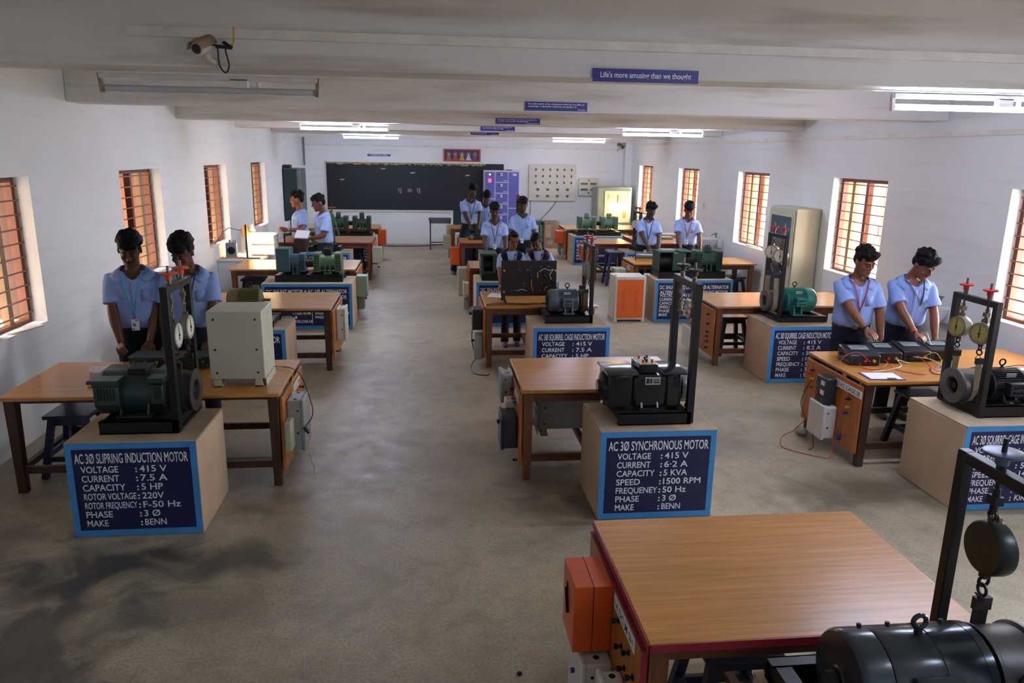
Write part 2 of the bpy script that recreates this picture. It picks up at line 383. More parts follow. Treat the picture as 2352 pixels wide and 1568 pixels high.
M_CAMB = mat('camera housing', '#c9c2b4', .45, var=.1); M_CAMBR = mat('brown camera hood', '#8d7a60', .5, var=.15)
def security_camera(loc, rz, k, label, cable):
    r = thing('security_camera', label, 'camera', loc, rz)
    T = MX.Rotation(.35, 4, 'X')
    def tr(mb): mb.v = [tuple(T @ V(p)*k) for p in mb.v]; return mb
    part('camera_body', tr(MB().lathe([(.001, -.09), (.034, -.09), (.037, -.085), (.037, .05), (.03, .07), (.001, .07)], axis='y', n=22)), M_CAMB, r)
    hood = MB().tube([V((.043*math.cos(a), -.105, .043*math.sin(a))) for a in [(.0+i*PI/8) for i in range(9)]], .0035, 6)
    hood.rings([[V(((.042+o)*math.cos(i*PI/10), y, (.042+o)*math.sin(i*PI/10))) for y, o in ((-.11, 0), (-.11, .004), (.05, .004), (.05, 0))] for i in range(11)])
    part('hood', tr(hood), M_CAMBR, r)
    part('lens', tr(MB().lathe([(.001, -.094), (.026, -.094), (.027, -.088), (.001, -.087)], axis='y', n=20)), M_BLK, r)
    part('mount', MB().cyl((0, .0, -.04*k), (0, .03*k, -.075*k), .012*k, n=10).cyl((0, .03*k, -.075*k), (0, .078*k, -.085*k), .014*k, n=10).cyl((0, .07*k, -.085*k), (0, .08*k, -.085*k), .03*k, n=16), M_CAMB, r)
    if cable:
        part('cable', MB().tube(spline([(.035, .0, 0), (.06, .02, -.01), (.045, .05, -.1), (.075, .06, -.14), (.1, .06, -.1), (.09, .05, -.02), (.12, .05, .0)]), .0045, 8), M_BLK, r)
        part('connector', MB().bar((.05, .02, -.005), (.13, .05, -.01), .018, .018).bar((.08, .05, .02), (.13, .05, -.01), .016, .016), M_BLK, r)
        part('yellow_cable', MB().tube(spline([(.13, .055, 0), (.14, .06, .04), (.14, .065, .1)]), .004, 6), mat('yellow wire', '#c99a2c', .5), r)
    return r
security_camera((-1.225, 4.62, 3.055), -.35, 1., 'white bullet security camera with dangling black cable on the near beam', True)
security_camera((5.29, 21.26, 2.74), .5, 1.3, 'small dark security camera high in the far right corner', False)
# ================================================================ workbenches
W_TOP = wood('golden laminate', '#c98d48', '#ab742f', .3, (.7, 15, 15))
W_TOP2 = wood('tan laminate', '#c89866', '#ad7c4b', .25, (1.0, 12, 12))
W_LEG = wood('brown timber', '#7b4a28', '#5a331b', .45, (14, 14, 1.2))
W_DARK = wood('dark timber', '#4a2e1f', '#2f1d14', .5, (14, 14, 1.2))
W_RAIL = wood('brown timber rail', '#6f4424', '#4c2c18', .5, (1.2, 14, 14))
W_PANEL = wood('amber ply panel', '#b9702f', '#8f4f1f', .4, (14, 14, 1.0))
M_RED = mat('dark red edging', '#8a1f2c', .4, var=.12)
M_WHITEBOX = mat('white enamel box', '#d3d0c8', .35, var=.05)
M_GREYBOX = mat('grey enamel box', '#8f9490', .4, var=.06)
M_DKBOX = mat('blue black bakelite', '#22292f', .35, var=.08)
M_ORANGE = mat('orange enamel', '#d2531c', .35, var=.06, scale=3)
M_CREAMBOX = mat('sage cream enamel', '#a9ab90', .45, var=.06)
M_SAGE = mat('sage green enamel', '#8aa08c', .45, var=.06)
M_DARKHOLE = mat('dark hole', '#060606', .8, var=0)
M_BLACKKNOB = mat('black knob', '#15161a', .35, var=.05)
M_REDKNOB = mat('red knob', '#b3271e', .35, var=.05)
M_BLUEKNOB = mat('blue knob', '#27408f', .35, var=.05)
M_YELKNOB = mat('yellow knob', '#c9a21a', .35, var=.05)
M_PAPER = mat('white paper', '#e6e4ea', .8, var=.02)
M_INK = mat('black ink', '#1b1b1e', .7, var=0)
M_STEEL = mat('dull steel', '#8b8b88', .35, .9, var=.12)
KNOBS = {'k': M_BLACKKNOB, 'r': M_REDKNOB, 'b': M_BLUEKNOB, 'y': M_YELKNOB}
knob_mesh = {}
def bench(label, X0, X1, Y0, Y1, side, top=W_TOP, leg=W_LEG, edge=None, boxes=(), sign=None, terms=(), panel=W_PANEL, apron=True, rails=True, pz=(.12, .7)):
    cx, cyy = (X0+X1)/2, (Y0+Y1)/2; W, D = X1-X0, Y1-Y0; hx, hy = W/2, D/2
    r = thing('workbench', label, 'table', (cx, cyy, 0), 0, 'lab workbenches')
    part('tabletop', box(-hx, hx, -hy, hy, .722, .75), top, r, bevel=.006)
    if edge: part('edge_band', MB().box(-hx-.004, hx+.004, -hy-.006, -hy, .718, .751).box(*sorted((side*hx, side*(hx+.006))), -hy-.006, hy, .718, .751), edge, r)
    lw = .075
    lx = hx-.07
    for sx in (-1, 1):
        for sy in (-1, 1):
            x, y = sx*(lx if sx != side else hx-.05), sy*(hy-.06)
            part('leg', MB().rings([[V((x-lw/2*k, y-lw/2*k, z)), V((x+lw/2*k, y-lw/2*k, z)), V((x+lw/2*k, y+lw/2*k, z)), V((x-lw/2*k, y+lw/2*k, z))] for z, k in ((0, .8), (.722, 1.05))]), leg, r, bevel=.004)
    xa, xb = (-lx, hx-.05) if side > 0 else (-hx+.05, lx)
    if apron:
        for sy in (-1, 1): part('apron', box(xa, xb, sy*(hy-.06)-.012, sy*(hy-.06)+.012, .645 if leg is W_LEG else .692, .722), W_RAIL if leg is W_LEG else W_DARK, r)
    if rails:
        rm = W_RAIL if leg is W_LEG else W_DARK
        for sy in (-1, 1): part('stretcher', box(xa, xb, sy*(hy-.06)-.015, sy*(hy-.06)+.015, .15, .205), rm, r)
        for x in (xa, xb, (xa+xb)/2+.1*side): part('cross_rail', box(x-.02, x+.02, -hy+.06, hy-.06, .155, .2), rm, r)
    px = side*(hx-.005); po = side*(hx+.018)
    pn = part('side_panel', box(*sorted((px, po)), -hy+.03, hy-.03, pz[0], pz[1]), panel, r, bevel=.003)
    if edge: part('panel_edging', MB().box(*sorted((px, po+side*.002)), -hy+.024, -hy+.03, pz[0], pz[1]).box(*sorted((px, po+side*.002)), -hy+.024, hy-.03, pz[1], pz[1]+.006), edge, r)
    if sign:
        txt, sy0, sz = sign; sw = .02+.03*len(txt)
        pl = part('label_strip', box(*sorted((po, po+side*.003)), sy0-cyy-sw/2, sy0-cyy+sw/2, sz-.032, sz+.032), M_PAPER, r)
        M = MX.Translation((po+side*.004, sy0-cyy, sz)) @ MX.Rotation(side*PI/2, 4, 'Z')
        part('lettering', MB().text(txt, 0, -.018, .036, sw*.88, 0, 'c', M, bold=.004), M_INK, pl, smooth=False)
    for (ty, tz, c) in terms:
        if (c, side) not in knob_mesh:
            k = MB().lathe([(.001, 0), (.013, 0), (.013, .006), (.006, .008), (.006, .014), (.011, .016), (.012, .034), (.001, .036)], axis='x', n=12)
            if side < 0: k.v = [(-a, b_, c_) for a, b_, c_ in k.v]
            o = link('binding_post', k, KNOBS[c], r); knob_mesh[(c, side)] = o
        else: o = copyobj(knob_mesh[(c, side)], r)
        o.location = (po, ty-cyy, tz)
    for (nm, y, z0, z1, wd, dp, bm_, opt) in boxes:
        a, b_ = sorted((po, po+side*dp)); y -= cyy
        bo = part(nm, box(a, b_, y-wd/2, y+wd/2, z0, z1), bm_, r, bevel=.004 if bm_ is M_ORANGE else .012)
        fx = po+side*dp
        if 'lid' in opt: part('lid', box(*sorted((fx-side*.012, fx+side*.014)), y-wd/2-.008, y+wd/2+.008, z0-.008, z1+.008), bm_, bo, bevel=.008)
        if 'slot' in opt:
            sl = MB().ell((fx, y+.03, (z0+z1)/2+.07), (.004, .022, .03)).bar((fx, y+.03, (z0+z1)/2+.07), (fx, y-.02, (z0+z1)/2-.03), .006, .026, (1, 0, 0))
            part('handle_slot', sl, M_DARKHOLE, bo)
            part('seam', box(fx-side*dp*.5-.0015, fx-side*dp*.5+.0015, y-wd/2-.001, y+wd/2+.001, z0-.001, z1+.001), M_DARKHOLE, bo)
        if 'holes' in opt:
            h = MB()
            for q in (-.3, .3): h.cyl((fx-side*dp*.5, y+q*wd, z1-.002), (fx-side*dp*.5, y+q*wd, z1+.001), .014, n=12)
            h.cyl((fx-side*dp*.35, y-wd/2-.001, z0+.35*(z1-z0)), (fx-side*dp*.35, y-wd/2+.001, z0+.35*(z1-z0)), .009, n=10)
            h.cyl((fx-side*dp*.3, y-wd/2-.001, z0+.8*(z1-z0)), (fx-side*dp*.3, y-wd/2+.001, z0+.8*(z1-z0)), .008, n=10)
            part('knockout', h, M_DARKHOLE, bo)
        if 'knob' in opt: part('switch_knob', MB().cyl((fx, y, z0+.72*(z1-z0)), (fx+side*.035, y, z0+.72*(z1-z0)), .016, n=12), M_BLACKKNOB, bo)
        if 'blueknob' in opt: part('switch_knob', MB().cyl((fx, y, z0+.62*(z1-z0)), (fx+side*.03, y, z0+.62*(z1-z0)), .012, n=12), M_BLUEKNOB, bo)
        if 'louvre' in opt:
            lv = MB()
            for q in (.62, .72, .82): lv.box(y*0-.045+ (a+b_)/2, (a+b_)/2+.045, y-wd/2-.006, y-wd/2, z0+q*(z1-z0), z0+q*(z1-z0)+.012)
            part('louvres', lv, bm_, bo)
        if 'tags' in opt:
            tg = MB()
            for q in (.35, .7): tg.box(*sorted((fx, fx+side*.002)), y-.06, y-.0, z0+q*(z1-z0), z0+q*(z1-z0)+.04)
            part('warning_tag', tg, M_PAPER, bo)
            part('push_button', MB().cyl((fx, y+.04, z0+.3*(z1-z0)), (fx+side*.02, y+.04, z0+.3*(z1-z0)), .015, n=12), M_REDKNOB, bo)
    return r
def grid_terms(y0, y1, ny, zs, cols):
    o = []; i = 0
    for z in zs:
        for k in range(ny): o.append((y0+(y1-y0)*k/max(1, ny-1), z, cols[i % len(cols)])); i += 1
    return o
# left row
bench('dark-legged bench in the left row with white grey stabilizer box on it', -3.08, -1.12, 5.47, 6.43, 1, leg=W_DARK, sign=('15 AC SRM', 6.1, .63),
      boxes=[('isolator_box', 5.75, .24, .64, .26, .12, M_GREYBOX, ('lid', 'holes')), ('switch_box', 5.55, .28, .52, .13, .055, M_CREAMBOX, ())], terms=grid_terms(5.95, 6.25, 3, (.45, .56), 'rkyb'))
bench('bench in the left row right behind the pedestal of the olive motor', -3.08, -1.13, 8.63, 9.66, 1, top=W_TOP2, leg=W_DARK, sign=('14 AC', 9.2, .63),
      boxes=[('isolator_box', 9.05, .3, .68, .26, .1, M_WHITEBOX, ('lid', 'holes'))], terms=grid_terms(8.8, 9.4, 2, (.2,), 'k'))
bench('bench in the left row under the warm lamp glow behind the blue green machine set', -3.0, -1.13, 11.6, 12.65, 1, top=W_TOP2,
      boxes=[('starter_box', 11.55, .35, .67, .2, .17, M_SAGE, ('louvre',)), ('isolator_box', 11.75, .12, .34, .2, .1, M_GREYBOX, ('knob',))])
bench('red-edged bench in the left row beside the two men holding papers', -2.96, -1.14, 15.08, 16.3, 1, top=W_TOP2, edge=M_RED,
      boxes=[('starter_box', 15.1, .36, .67, .25, .19, M_CREAMBOX, ()), ('isolator_box', 15.05, .12, .34, .2, .1, M_GREYBOX, ('knob',))])
bench('farthest bench of the left row with an orange switch box at its end', -2.96, -1.19, 18.0, 18.97, 1, top=W_TOP2,
      boxes=[('switch_box', 18.0, .38, .72, .3, .16, M_ORANGE, ()), ('isolator_box', 18.1, .12, .36, .18, .08, M_GREYBOX, ())])
# centre row
bench('red-edged bench in the foreground with a large bare grained top', .79, 2.13, 2.36, 3.34, -1, edge=M_RED, sign=('14 DC M SH', 2.64, .655),
      boxes=[('switch_box', 2.96, .38, .70, .25, .17, M_ORANGE, ('slot',)), ('starter_box', 2.9, .05, .36, .26, .13, M_WHITEBOX, ('lid', 'holes', 'blueknob')), ('isolator_box', 2.56, .1, .42, .2, .09, M_WHITEBOX, ('lid', 'holes'))],
      terms=[(2.72, .61, 'k'), (2.66, .53, 'k'), (2.6, .47, 'k'), (2.55, .58, 'k'), (2.48, .52, 'k'), (2.44, .36, 'k')])
bench('bench in the centre row behind the black synchronous motor', .69, 2.03, 5.44, 6.38, -1, sign=('13 AC 30', 5.68, .64),
      boxes=[('switch_box', 6.02, .5, .74, .2, .09, M_GREYBOX, ('lid', 'holes')), ('junction_box', 5.82, .5, .57, .12, .08, M_WHITEBOX, ()), ('starter_box', 5.66, .24, .5, .24, .12, M_DKBOX, ('lid', 'knob'))],
      terms=[(5.72, .6, 'r'), (5.62, .6, 'b'), (5.55, .14, 'k'), (5.8, .66, 'k'), (5.85, .62, 'r')])
bench('bench in the centre row carrying the black circuit board of the two women', .64, 1.98, 8.66, 9.66, -1, leg=W_LEG,
      boxes=[('switch_box', 9.0, .42, .67, .25, .12, M_DKBOX, ('knob',)), ('starter_box', 8.85, .09, .38, .2, .1, M_GREYBOX, ('knob',))], terms=grid_terms(9.2, 9.45, 2, (.5,), 'rk'))
bench('red-edged bench in the centre row behind the dark green machine beside the woman', .63, 1.97, 11.7, 12.55, -1, top=W_TOP2, edge=M_RED,
      boxes=[('starter_box', 12.3, .22, .68, .25, .16, M_CREAMBOX, ()), ('isolator_box', 11.9, .3, .5, .18, .08, M_WHITEBOX, ('lid',)), ('junction_box', 11.95, .06, .24, .15, .08, M_GREYBOX, ())])
bench('red-edged bench in the centre row below the man gripping a small black machine', .61, 1.95, 15.1, 16.05, -1, edge=M_RED,
      boxes=[('switch_box', 15.3, .3, .64, .28, .18, M_ORANGE, ()), ('conduit', 15.3, .02, .3, .06, .05, M_GREYBOX, ())])
bench('farthest bench of the centre row with sage switch boxes at its end', .52, 1.9, 18.1, 19.0, -1, top=W_TOP2,
      boxes=[('starter_box', 18.35, .56, .82, .28, .1, M_CREAMBOX, ()), ('isolator_box', 18.2, .24, .58, .24, .18, M_CREAMBOX, ()), ('conduit', 18.3, .02, .24, .06, .06, M_GREYBOX, ())])
# right row
bench('bench in the right row carrying four black meters and tangled wires', 3.5, 5.48, 5.5, 6.48, -1, leg=W_DARK, edge=None, sign=('15 AC CAGE 30', 5.72, .63),
      boxes=[('starter_box', 5.98, .42, .66, .17, .1, M_DKBOX, ('tags',)), ('isolator_box', 5.97, .13, .42, .25, .11, M_WHITEBOX, ('lid', 'holes'))],
      terms=[(6.3, .62, 'k'), (6.3, .54, 'y'), (6.3, .46, 'r'), (5.68, .55, 'k'), (5.68, .48, 'y'), (5.7, .42, 'b'), (5.75, .2, 'b'), (5.75, .17, 'b'), (6.35, .58, 'r')])
bench('bench in the right row behind the turquoise motor', 3.43, 5.36, 8.6, 9.54, -1, top=W_TOP2, sign=None,
      boxes=[('starter_box', 9.28, .45, .69, .3, .09, M_GREYBOX, ('tags',)), ('isolator_box', 9.25, .1, .36, .26, .11, M_WHITEBOX, ('lid',))],
      terms=grid_terms(8.78, 8.98, 1, (.62, .5, .4, .34, .28, .2), 'k'))
bench('bench in the right row behind the pair of dark green machines', 3.38, 5.5, 12.2, 13.0, -1,
      boxes=[('switch_box', 12.75, .36, .6, .3, .2, M_CREAMBOX, ('slot',))], sign=('19 DC', 12.5, .64))
bench('red-edged bench in the right row with a navy stool tucked under it', 3.3, 4.1, 15.02, 16.05, -1, top=W_TOP2, edge=M_RED,
      boxes=[('switch_box', 15.5, .36, .66, .3, .16, M_ORANGE, ('slot',))])
bench('red-edged bench under the washbasin side windows behind the two men', 4.3, 5.55, 15.1, 16.6, -1, top=W_TOP2, edge=M_RED)
bench('farthest bench of the right row behind the pale green machine set', 3.27, 5.2, 18.02, 19.15, -1, top=W_TOP2,
      boxes=[('switch_box', 18.4, .38, .68, .34, .17, M_ORANGE, ()), ('conduit', 18.5, .13, .38, .14, .1, M_GREYBOX, ()), ('junction_box', 18.15, .08, .26, .14, .07, M_GREYBOX, ())])

# ================================================================ painted pedestals
M_PLINTH = mat('beige distemper', '#c3a88d', .8, var=.13, scale=2.6, bump=.15)
M_PTOP = mat('worn beige top', '#ab967c', .8, var=.2, scale=3.5)
M_SIGNBLUE = mat('sky blue paint', '#3f8ccb', .5, var=.1, scale=5)
M_NAVY = mat('navy paint', '#171b4a', .45, var=.12, scale=4)
M_LETTER = mat('hand painted white', '#e9edf4', .6, var=.06, scale=30)
def pedestal(label, X0, X1, Y0, Y1, H, title, rows, sub=None):
    W, D = X1-X0, Y1-Y0
    r = thing('machine_pedestal', label, 'pedestal', ((X0+X1)/2, Y0, 0), 0, 'painted machine pedestals')
    part('plinth_body', box(-W/2, W/2, 0, D, 0, H-.012), M_PLINTH, r, bevel=.008)
    part('plinth_top', box(-W/2, W/2, .0, D, H-.012, H), M_PTOP, r, bevel=.006)
    bd = .045; y = -.003
    part('sign_border', box(-W/2+.004, W/2-.004, y, 0, .005, H-.004), M_SIGNBLUE, r)
    sp = part('sign_panel', box(-W/2+bd, W/2-bd, y-.002, y, .005+bd, H-.004-bd*.9), M_NAVY, r)
    t = MB(); yt = y-.0032; h0 = H-.06
    iw = W-2*bd
    z = h0-.075
    t.text(title, 0, z-.004, .066 if W < 1 else .055, iw*.96, yt, 'c', bold=.014)
    if sub:
        for s_, a, ww in sub:
            z2 = z-.075
            t.text(s_, -iw/2+.03 if a == 'l' else iw/2-.03, z2, .045, ww, yt, a)
        t.box(-iw/2+.03, iw/2-.03, yt-.0003, yt+.0002, z-.085, z-.082)
        z -= .075
    for rw in rows:
        if rw[0] == '|': t.box(rw[1]-.003, rw[1]+.003, yt-.0003, yt+.0002, rw[2], rw[3]); continue
        k, zz, xk, kw, xc, v, xv, vw = rw
        hh = .044 if len(rows) < 9 else .04
        if k: t.text(k, xk, zz, hh, kw, yt, bold=.013)
        if xc is not None: t.text(':', xc, zz, hh, None, yt, bold=.04)
        if v: t.text(v, xv, zz, hh, vw, yt, bold=.013)
    part('lettering', t, M_LETTER, sp, smooth=False)
    return r
def col(names, vals, z0, dz, xk, xc, xv, ks=.031, vs=.033):
    o = []
    for i, (a, b_) in enumerate(zip(names, vals)):
        o.append((a, z0-dz*i, xk, min(len(a)*ks, xc-xk-.01) if a else None, xc if a else None, b_, xv, len(b_)*vs if b_ else None))
    return o
A7 = ['VOLTAGE', 'CURRENT', 'CAPACITY', 'SPEED', 'FREQUENCY', 'PHASE', 'MAKE']
pedestal('beige pedestal lettered AC 3Ø slipring induction motor', -2.34, -1.52, 4.79, 5.44, .66, 'AC 3Ø SLIPRING INDUCTION MOTOR',
         col(['VOLTAGE', 'CURRENT', 'CAPACITY', 'ROTOR VOLTAGE', 'ROTOR FREQUENCY', 'PHASE', 'MAKE'], ['415 V', '7.5 A', '5 HP', '220V', 'F-50 Hz', '3 Ø', 'BENN'], .455, .063, -.32, .015, .042, .033, .034))
pedestal('beige pedestal lettered AC 3Ø synchronous motor', 1.15, 1.98, 4.77, 5.39, .66, 'AC 3Ø SYNCHRONOUS MOTOR',
         col(['VOLTAGE', 'CURRENT', 'CAPACITY', 'SPEED', 'FREQUENEY', 'PHASE', 'MAKE'], ['415 V', '6·2 A', '5 KVA', '1500 RPM', '50 Hz', '3 Ø', 'BENN'], .455, .064, -.29, .018, .046, .034, .034))
pedestal('beige pedestal at the right with a chipped top edge and squirrel cage lettering', 3.8, 4.62, 4.71, 5.38, .66, 'AC 3Ø SQUIRREL CAGE INDUCTION MOTOR',
         col(A7, ['415 V', '7.5 A', '5 HP', '1440 RPM', '50 Hz', '3 Ø', 'KIRLOSKAR'], .455, .064, -.32, .02, .06, .032, .033))
pedestal('beige pedestal lettered squirrel cage 7.5 A under the grey motor', 1.11, 1.97, 7.94, 8.61, .66, 'AC 3Ø SQUIRREL CAGE INDUCTION MOTOR',
         col(['VOLTAGE', 'CURRENT', 'CAPACITY'], ['415 V', '7.5 A', '5 HP'], .455, .068, -.33, .01, .05, .036, .036))
pedestal('beige pedestal lettered squirrel cage 8.2 A under the turquoise motor', 3.8, 4.6, 7.9, 8.56, .66, 'AC 3Ø SQUIRREL CAGE INDUCTION MOTOR',
         col(A7, ['415 V', '8.2 A', '5 HP', '1400', '50 Hz', '3 Ø', 'ELTEX'], .455, .064, -.3, .0, .04, .031, .034))
pedestal('beige pedestal under the olive motor in the left row', -2.36, -1.52, 7.95, 8.58, .66, 'AC 3Ø INDUCTION MOTOR', col(['VOLTAGE'], ['415 V'], .455, .06, -.3, .05, .1))
pedestal('long pedestal lettered DC shunt motor # AC 1Ø alternator', -2.37, -1.11, 10.83, 11.53, .66, 'DC SHUNT MOTOR # AC 1Ø ALTERNATOR',
         col(['VOLTAGE', 'CURRENT', 'CAPACITY', 'SPEED', 'POWER FACTOR', 'MAKE'], ['230V', '13 A', '3 KVA', '1500 RPM', '1', 'KIRLOSKAR'], .395, .06, -.56, -.21, -.18, .03, .027)
         + col(['VOLTAGE', 'CURRENT', 'CAPACITY', 'SPEED', 'MAKE'], ['220V', '19 A', '5 HP', '1500RPM', ''], .395, .06, .1, .33, .37, .03, .03) + [('|', .06, .08, .45)],
         sub=[('ALTERNATOR', 'l', .4), ('SHUNT MOTOR', 'r', .42)])
pedestal('long pedestal lettered DC shunt motor with 3Ø alternator beside the orange front cabinet', 3.42, 4.65, 11.09, 11.78, .66, 'DC SHUNT MOTOR WITH 3Ø ALTERNATOR',
         col(['VOLTAGE', 'CURRENT', 'CAPACITY', 'SPEED', 'PHASE', 'MAKE'], ['415 V', '6.2 A', '5 KVA', '1500', '3Ø', 'BENN'], .4, .06, -.54, -.2, -.17, .033, .035)
         + col(['MAKE'], ['BENN'], .16, .06, .1, .3, .38, .033, .036), sub=[('ALTERNATOR', 'l', .4), ('DC SHUNT MOTOR', 'r', .5)])
pedestal('pedestal in the centre row whose DC shunt lettering shows left of the women', .67, 1.9, 10.92, 11.66, .66, 'DC SHUNT MOTOR # AC 3Ø ALTERNATOR',
         col(['VOLTAGE', 'CURRENT', 'CAPACITY'], ['415 V', '', ''], .4, .065, -.52, -.2, -.17), sub=[('ALTERNATOR', 'l', .42)])
pedestal('pedestal lettered DC compound motor behind the blue green machine set', -2.4, -1.47, 14.25, 14.85, .66, 'DC COMPOUND MOTOR', [])
pedestal('far left pedestal with VOLTAGE and CURRENT lettering under the red-edged bench', -2.42, -1.17, 16.75, 17.5, .66, 'DC SHUNT MOTOR # DC GENERATOR',
         col(['VOLTAGE', 'CURRENT', 'CAPACITY', 'SPEED', 'MAKE'], ['220 V', '19 A', '', '', ''], .42, .065, -.56, -.25, -.2)
         + col(['VOLTAGE', 'CURRENT', '', '', 'MAKE'], ['220 V', '19 A', '5 HP', '1500', 'BENN'], .42, .065, .06, .31, .36) + [('|', .02, .08, .47)])
pedestal('far pedestal lettered DC shunt generator under the pale green machine set', 3.3, 4.62, 17.25, 17.95, .66, 'DC SHUNT MOTOR # DC COMPOUND GENERATOR',
         col(['VOLTAGE', 'CURRENT', 'CAPACITY', 'SPEED', 'MAKE'], ['220 V', '19 A', '5 HP', '1500 RPM', 'BENN'], .4, .07, -.58, -.22, -.19, .036, .034)
         + col(['CURRENT'], ['12 A'], .33, .07, .1, .36, .4), sub=[('GENERATOR', 'l', .4)])
pedestal('pedestal in the right row under the brake rig with red handwheels by the last window', 3.78, 4.6, 14.35, 15.0, .66, 'DC COMPOUND MOTOR', [])
pedestal('pedestal in the centre row hidden behind the women with a green terminal machine', .95, 1.9, 14.2, 14.8, .66, 'DC SERIES MOTOR', [])
pedestal('far pedestal with 6 A lettering seen under the centre row bench', .6, 2.1, 16.95, 17.7, .66, 'DC SHUNT MOTOR # AC 1Ø ALTERNATOR', col(['CURRENT', 'CAPACITY'], ['6 A', ''], .47, .07, -.3, .06, .12))
pedestal('pedestal at the bottom edge under the big grey motor', 1.17, 1.98, 1.68, 2.3, .66, 'DC SHUNT MOTOR', [])
# ================================================================ machines
M_BASE = mat('black channel steel', '#17181a', .4, .3, var=.15, scale=12)
M_DRUM = mat('worn iron drum', '#4c4a46', .45, .6, var=.2, scale=14)
M_DRUMD = mat('dark iron', '#2b2a28', .5, .5, var=.15)
M_LOUV = mat('vent shadow', '#070808', .8, var=0)
M_PLATE = mat('metal nameplate', '#b5b6b2', .35, .6, var=.1)
M_STUD = mat('brass stud', '#a88a3c', .35, .8, var=.1)
M_BELT = mat('canvas belt', '#8a7a66', .8, var=.12, scale=20)
M_DIALFACE = mat('dial face', '#d9d6c8', .4, var=.04)
M_OLDFACE = mat('yellowed dial face', '#8b7c46', .4, var=.15, scale=14)
M_DIALBODY = mat('grey dial case', '#8d8c84', .4, .4, var=.1)
M_GREENDIAL = mat('dark green dial case', '#1f2a22', .35, .2, var=.1)
M_REDRIM = mat('red dial case', '#b3402e', .4, var=.08)
M_ORWHEEL = mat('orange handwheel', '#d8531f', .4, var=.06); M_REDWHEEL = mat('red handwheel', '#b3262a', .4, var=.08)
M_BRNWHEEL = mat('brown iron handwheel', '#3a332c', .5, .4, var=.15); M_GRYWHEEL = mat('grey blue handwheel', '#5c6475', .35, .3, var=.08)
M_HOOK = mat('hook steel', '#6d6558', .4, .7, var=.15)
def base_frame(r, x0, x1, y0, y1, z0=.66, h=.09):
    mb = MB()
    for y, s in ((y0, 1), (y1, -1)):
        mb.box(x0, x1, y, y+s*.006, z0, z0+h); mb.box(x0, x1, *sorted((y, y+s*.05)), z0, z0+.008); mb.box(x0, x1, *sorted((y, y+s*.05)), z0+h-.008, z0+h)
    for x in (x0+.01, (x0+x1)/2-.05, x1-.07): mb.box(x, x+.06, y0+.006, y1-.006, z0+.02, z0+h-.004)
    return part('base_frame', mb, M_BASE, r, smooth=False)
def ribbed(x0, x1, y, z, r0, r1, n=44):
    out = []
    for x in (x0, x1):
        ring = []
        for k in range(n):
            for q, rr in ((0, r0), (.3, r1), (.55, r1), (.85, r0)):
                a = 2*PI*(k+q)/n; ring.append(V((x, y+math.cos(a)*rr, z+math.sin(a)*rr)))
        out.append(ring)
    return MB().rings(out)
def lathex(prof, y, z, n=32): return MB().lathe(prof, (0, y, z), 'x', n)
def feet(r, mt, x0, x1, y, z, rad, zb):
    for s in (-1, 1):
        mb = MB().box(x0, x1, *sorted((y+s*rad*.45, y+s*(rad+.035))), zb, zb+.014)
        for x in (x0+.015, x1-.03): mb.prism([(y+s*rad*.4, zb+.012), (y+s*(rad+.02), zb+.012), (y+s*rad*.92, z-rad*.25), (y+s*rad*.5, z-rad*.6)], x, x+.014, 'x')
        part('foot', mb, mt, r)
def tefc(r, xd, xc, y, z, rad, mt, cowl=None, zb=.75, eye=True, termside=-1, shaft=0., plate=True, rib=True, tb=True):
    """finned motor with its drive end at xd and its fan cowl at xc"""
    s = 1 if xc > xd else -1; L_ = abs(xc-xd); a = lambda t: xd+s*L_*t
    part('motor_body', ribbed(a(.1), a(.68), y, z, rad*.9, rad*1.02) if rib else lathex([(.001, a(.08)), (rad, a(.08)), (rad, a(.7)), (.001, a(.7))], y, z), mt, r)
    part('end_shield', lathex([(.001, a(0)), (rad*.35, a(0)), (rad*.42, a(.03)), (rad*.93, a(.06)), (rad*.95, a(.12)), (.001, a(.12))], y, z), mt, r)
    part('fan_cowl', lathex([(.001, a(.67)), (rad*1.0, a(.67)), (rad*1.02, a(.9)), (rad*.9, a(.97)), (rad*.6, a(1)), (.001, a(1))], y, z), cowl or mt, r)
    g = MB()
    for k in range(4): g.torus((a(1)+s*.001, y, z), rad*(.2+.17*k), .004, 'x', 24, 5)
    part('cowl_grille', g, M_LOUV, r)
    feet(r, mt, min(a(.2), a(.55)), max(a(.2), a(.55)), y, z, rad, zb)
    if tb:
        tbx = a(.42); bxm = MB().bx((tbx, y+termside*(rad+.02), z-.0), (.12, .07, .1))
        t = part('terminal_box', bxm, mt, r, bevel=.006)
        st = MB()
        for i in range(3):
            for j in range(2): st.cyl((tbx-.03+.03*i, y+termside*(rad+.05), z-.02+.04*j), (tbx-.03+.03*i, y+termside*(rad+.075), z-.02+.04*j), .007, n=8)
        part('terminal_stud', st, M_BLACKKNOB, t)
    if eye: part('lifting_eye', MB().torus((a(.38), y, z+rad+.045), .024, .006, 'y', 18).cyl((a(.38), y, z+rad*.95), (a(.38), y, z+rad+.02), .01, n=10), M_DRUMD if eye == 1 else mt, r)
    if plate: part('nameplate', MB().box(a(.42)-.04, a(.42)+.04, y-rad*.72, y-rad*.7, z+rad*.55, z+rad*.85, ), M_PLATE, r)
    if shaft: part('shaft', MB().cyl((a(.02), y, z), (a(0)-s*shaft, y, z), .016, n=14), M_STEEL, r)
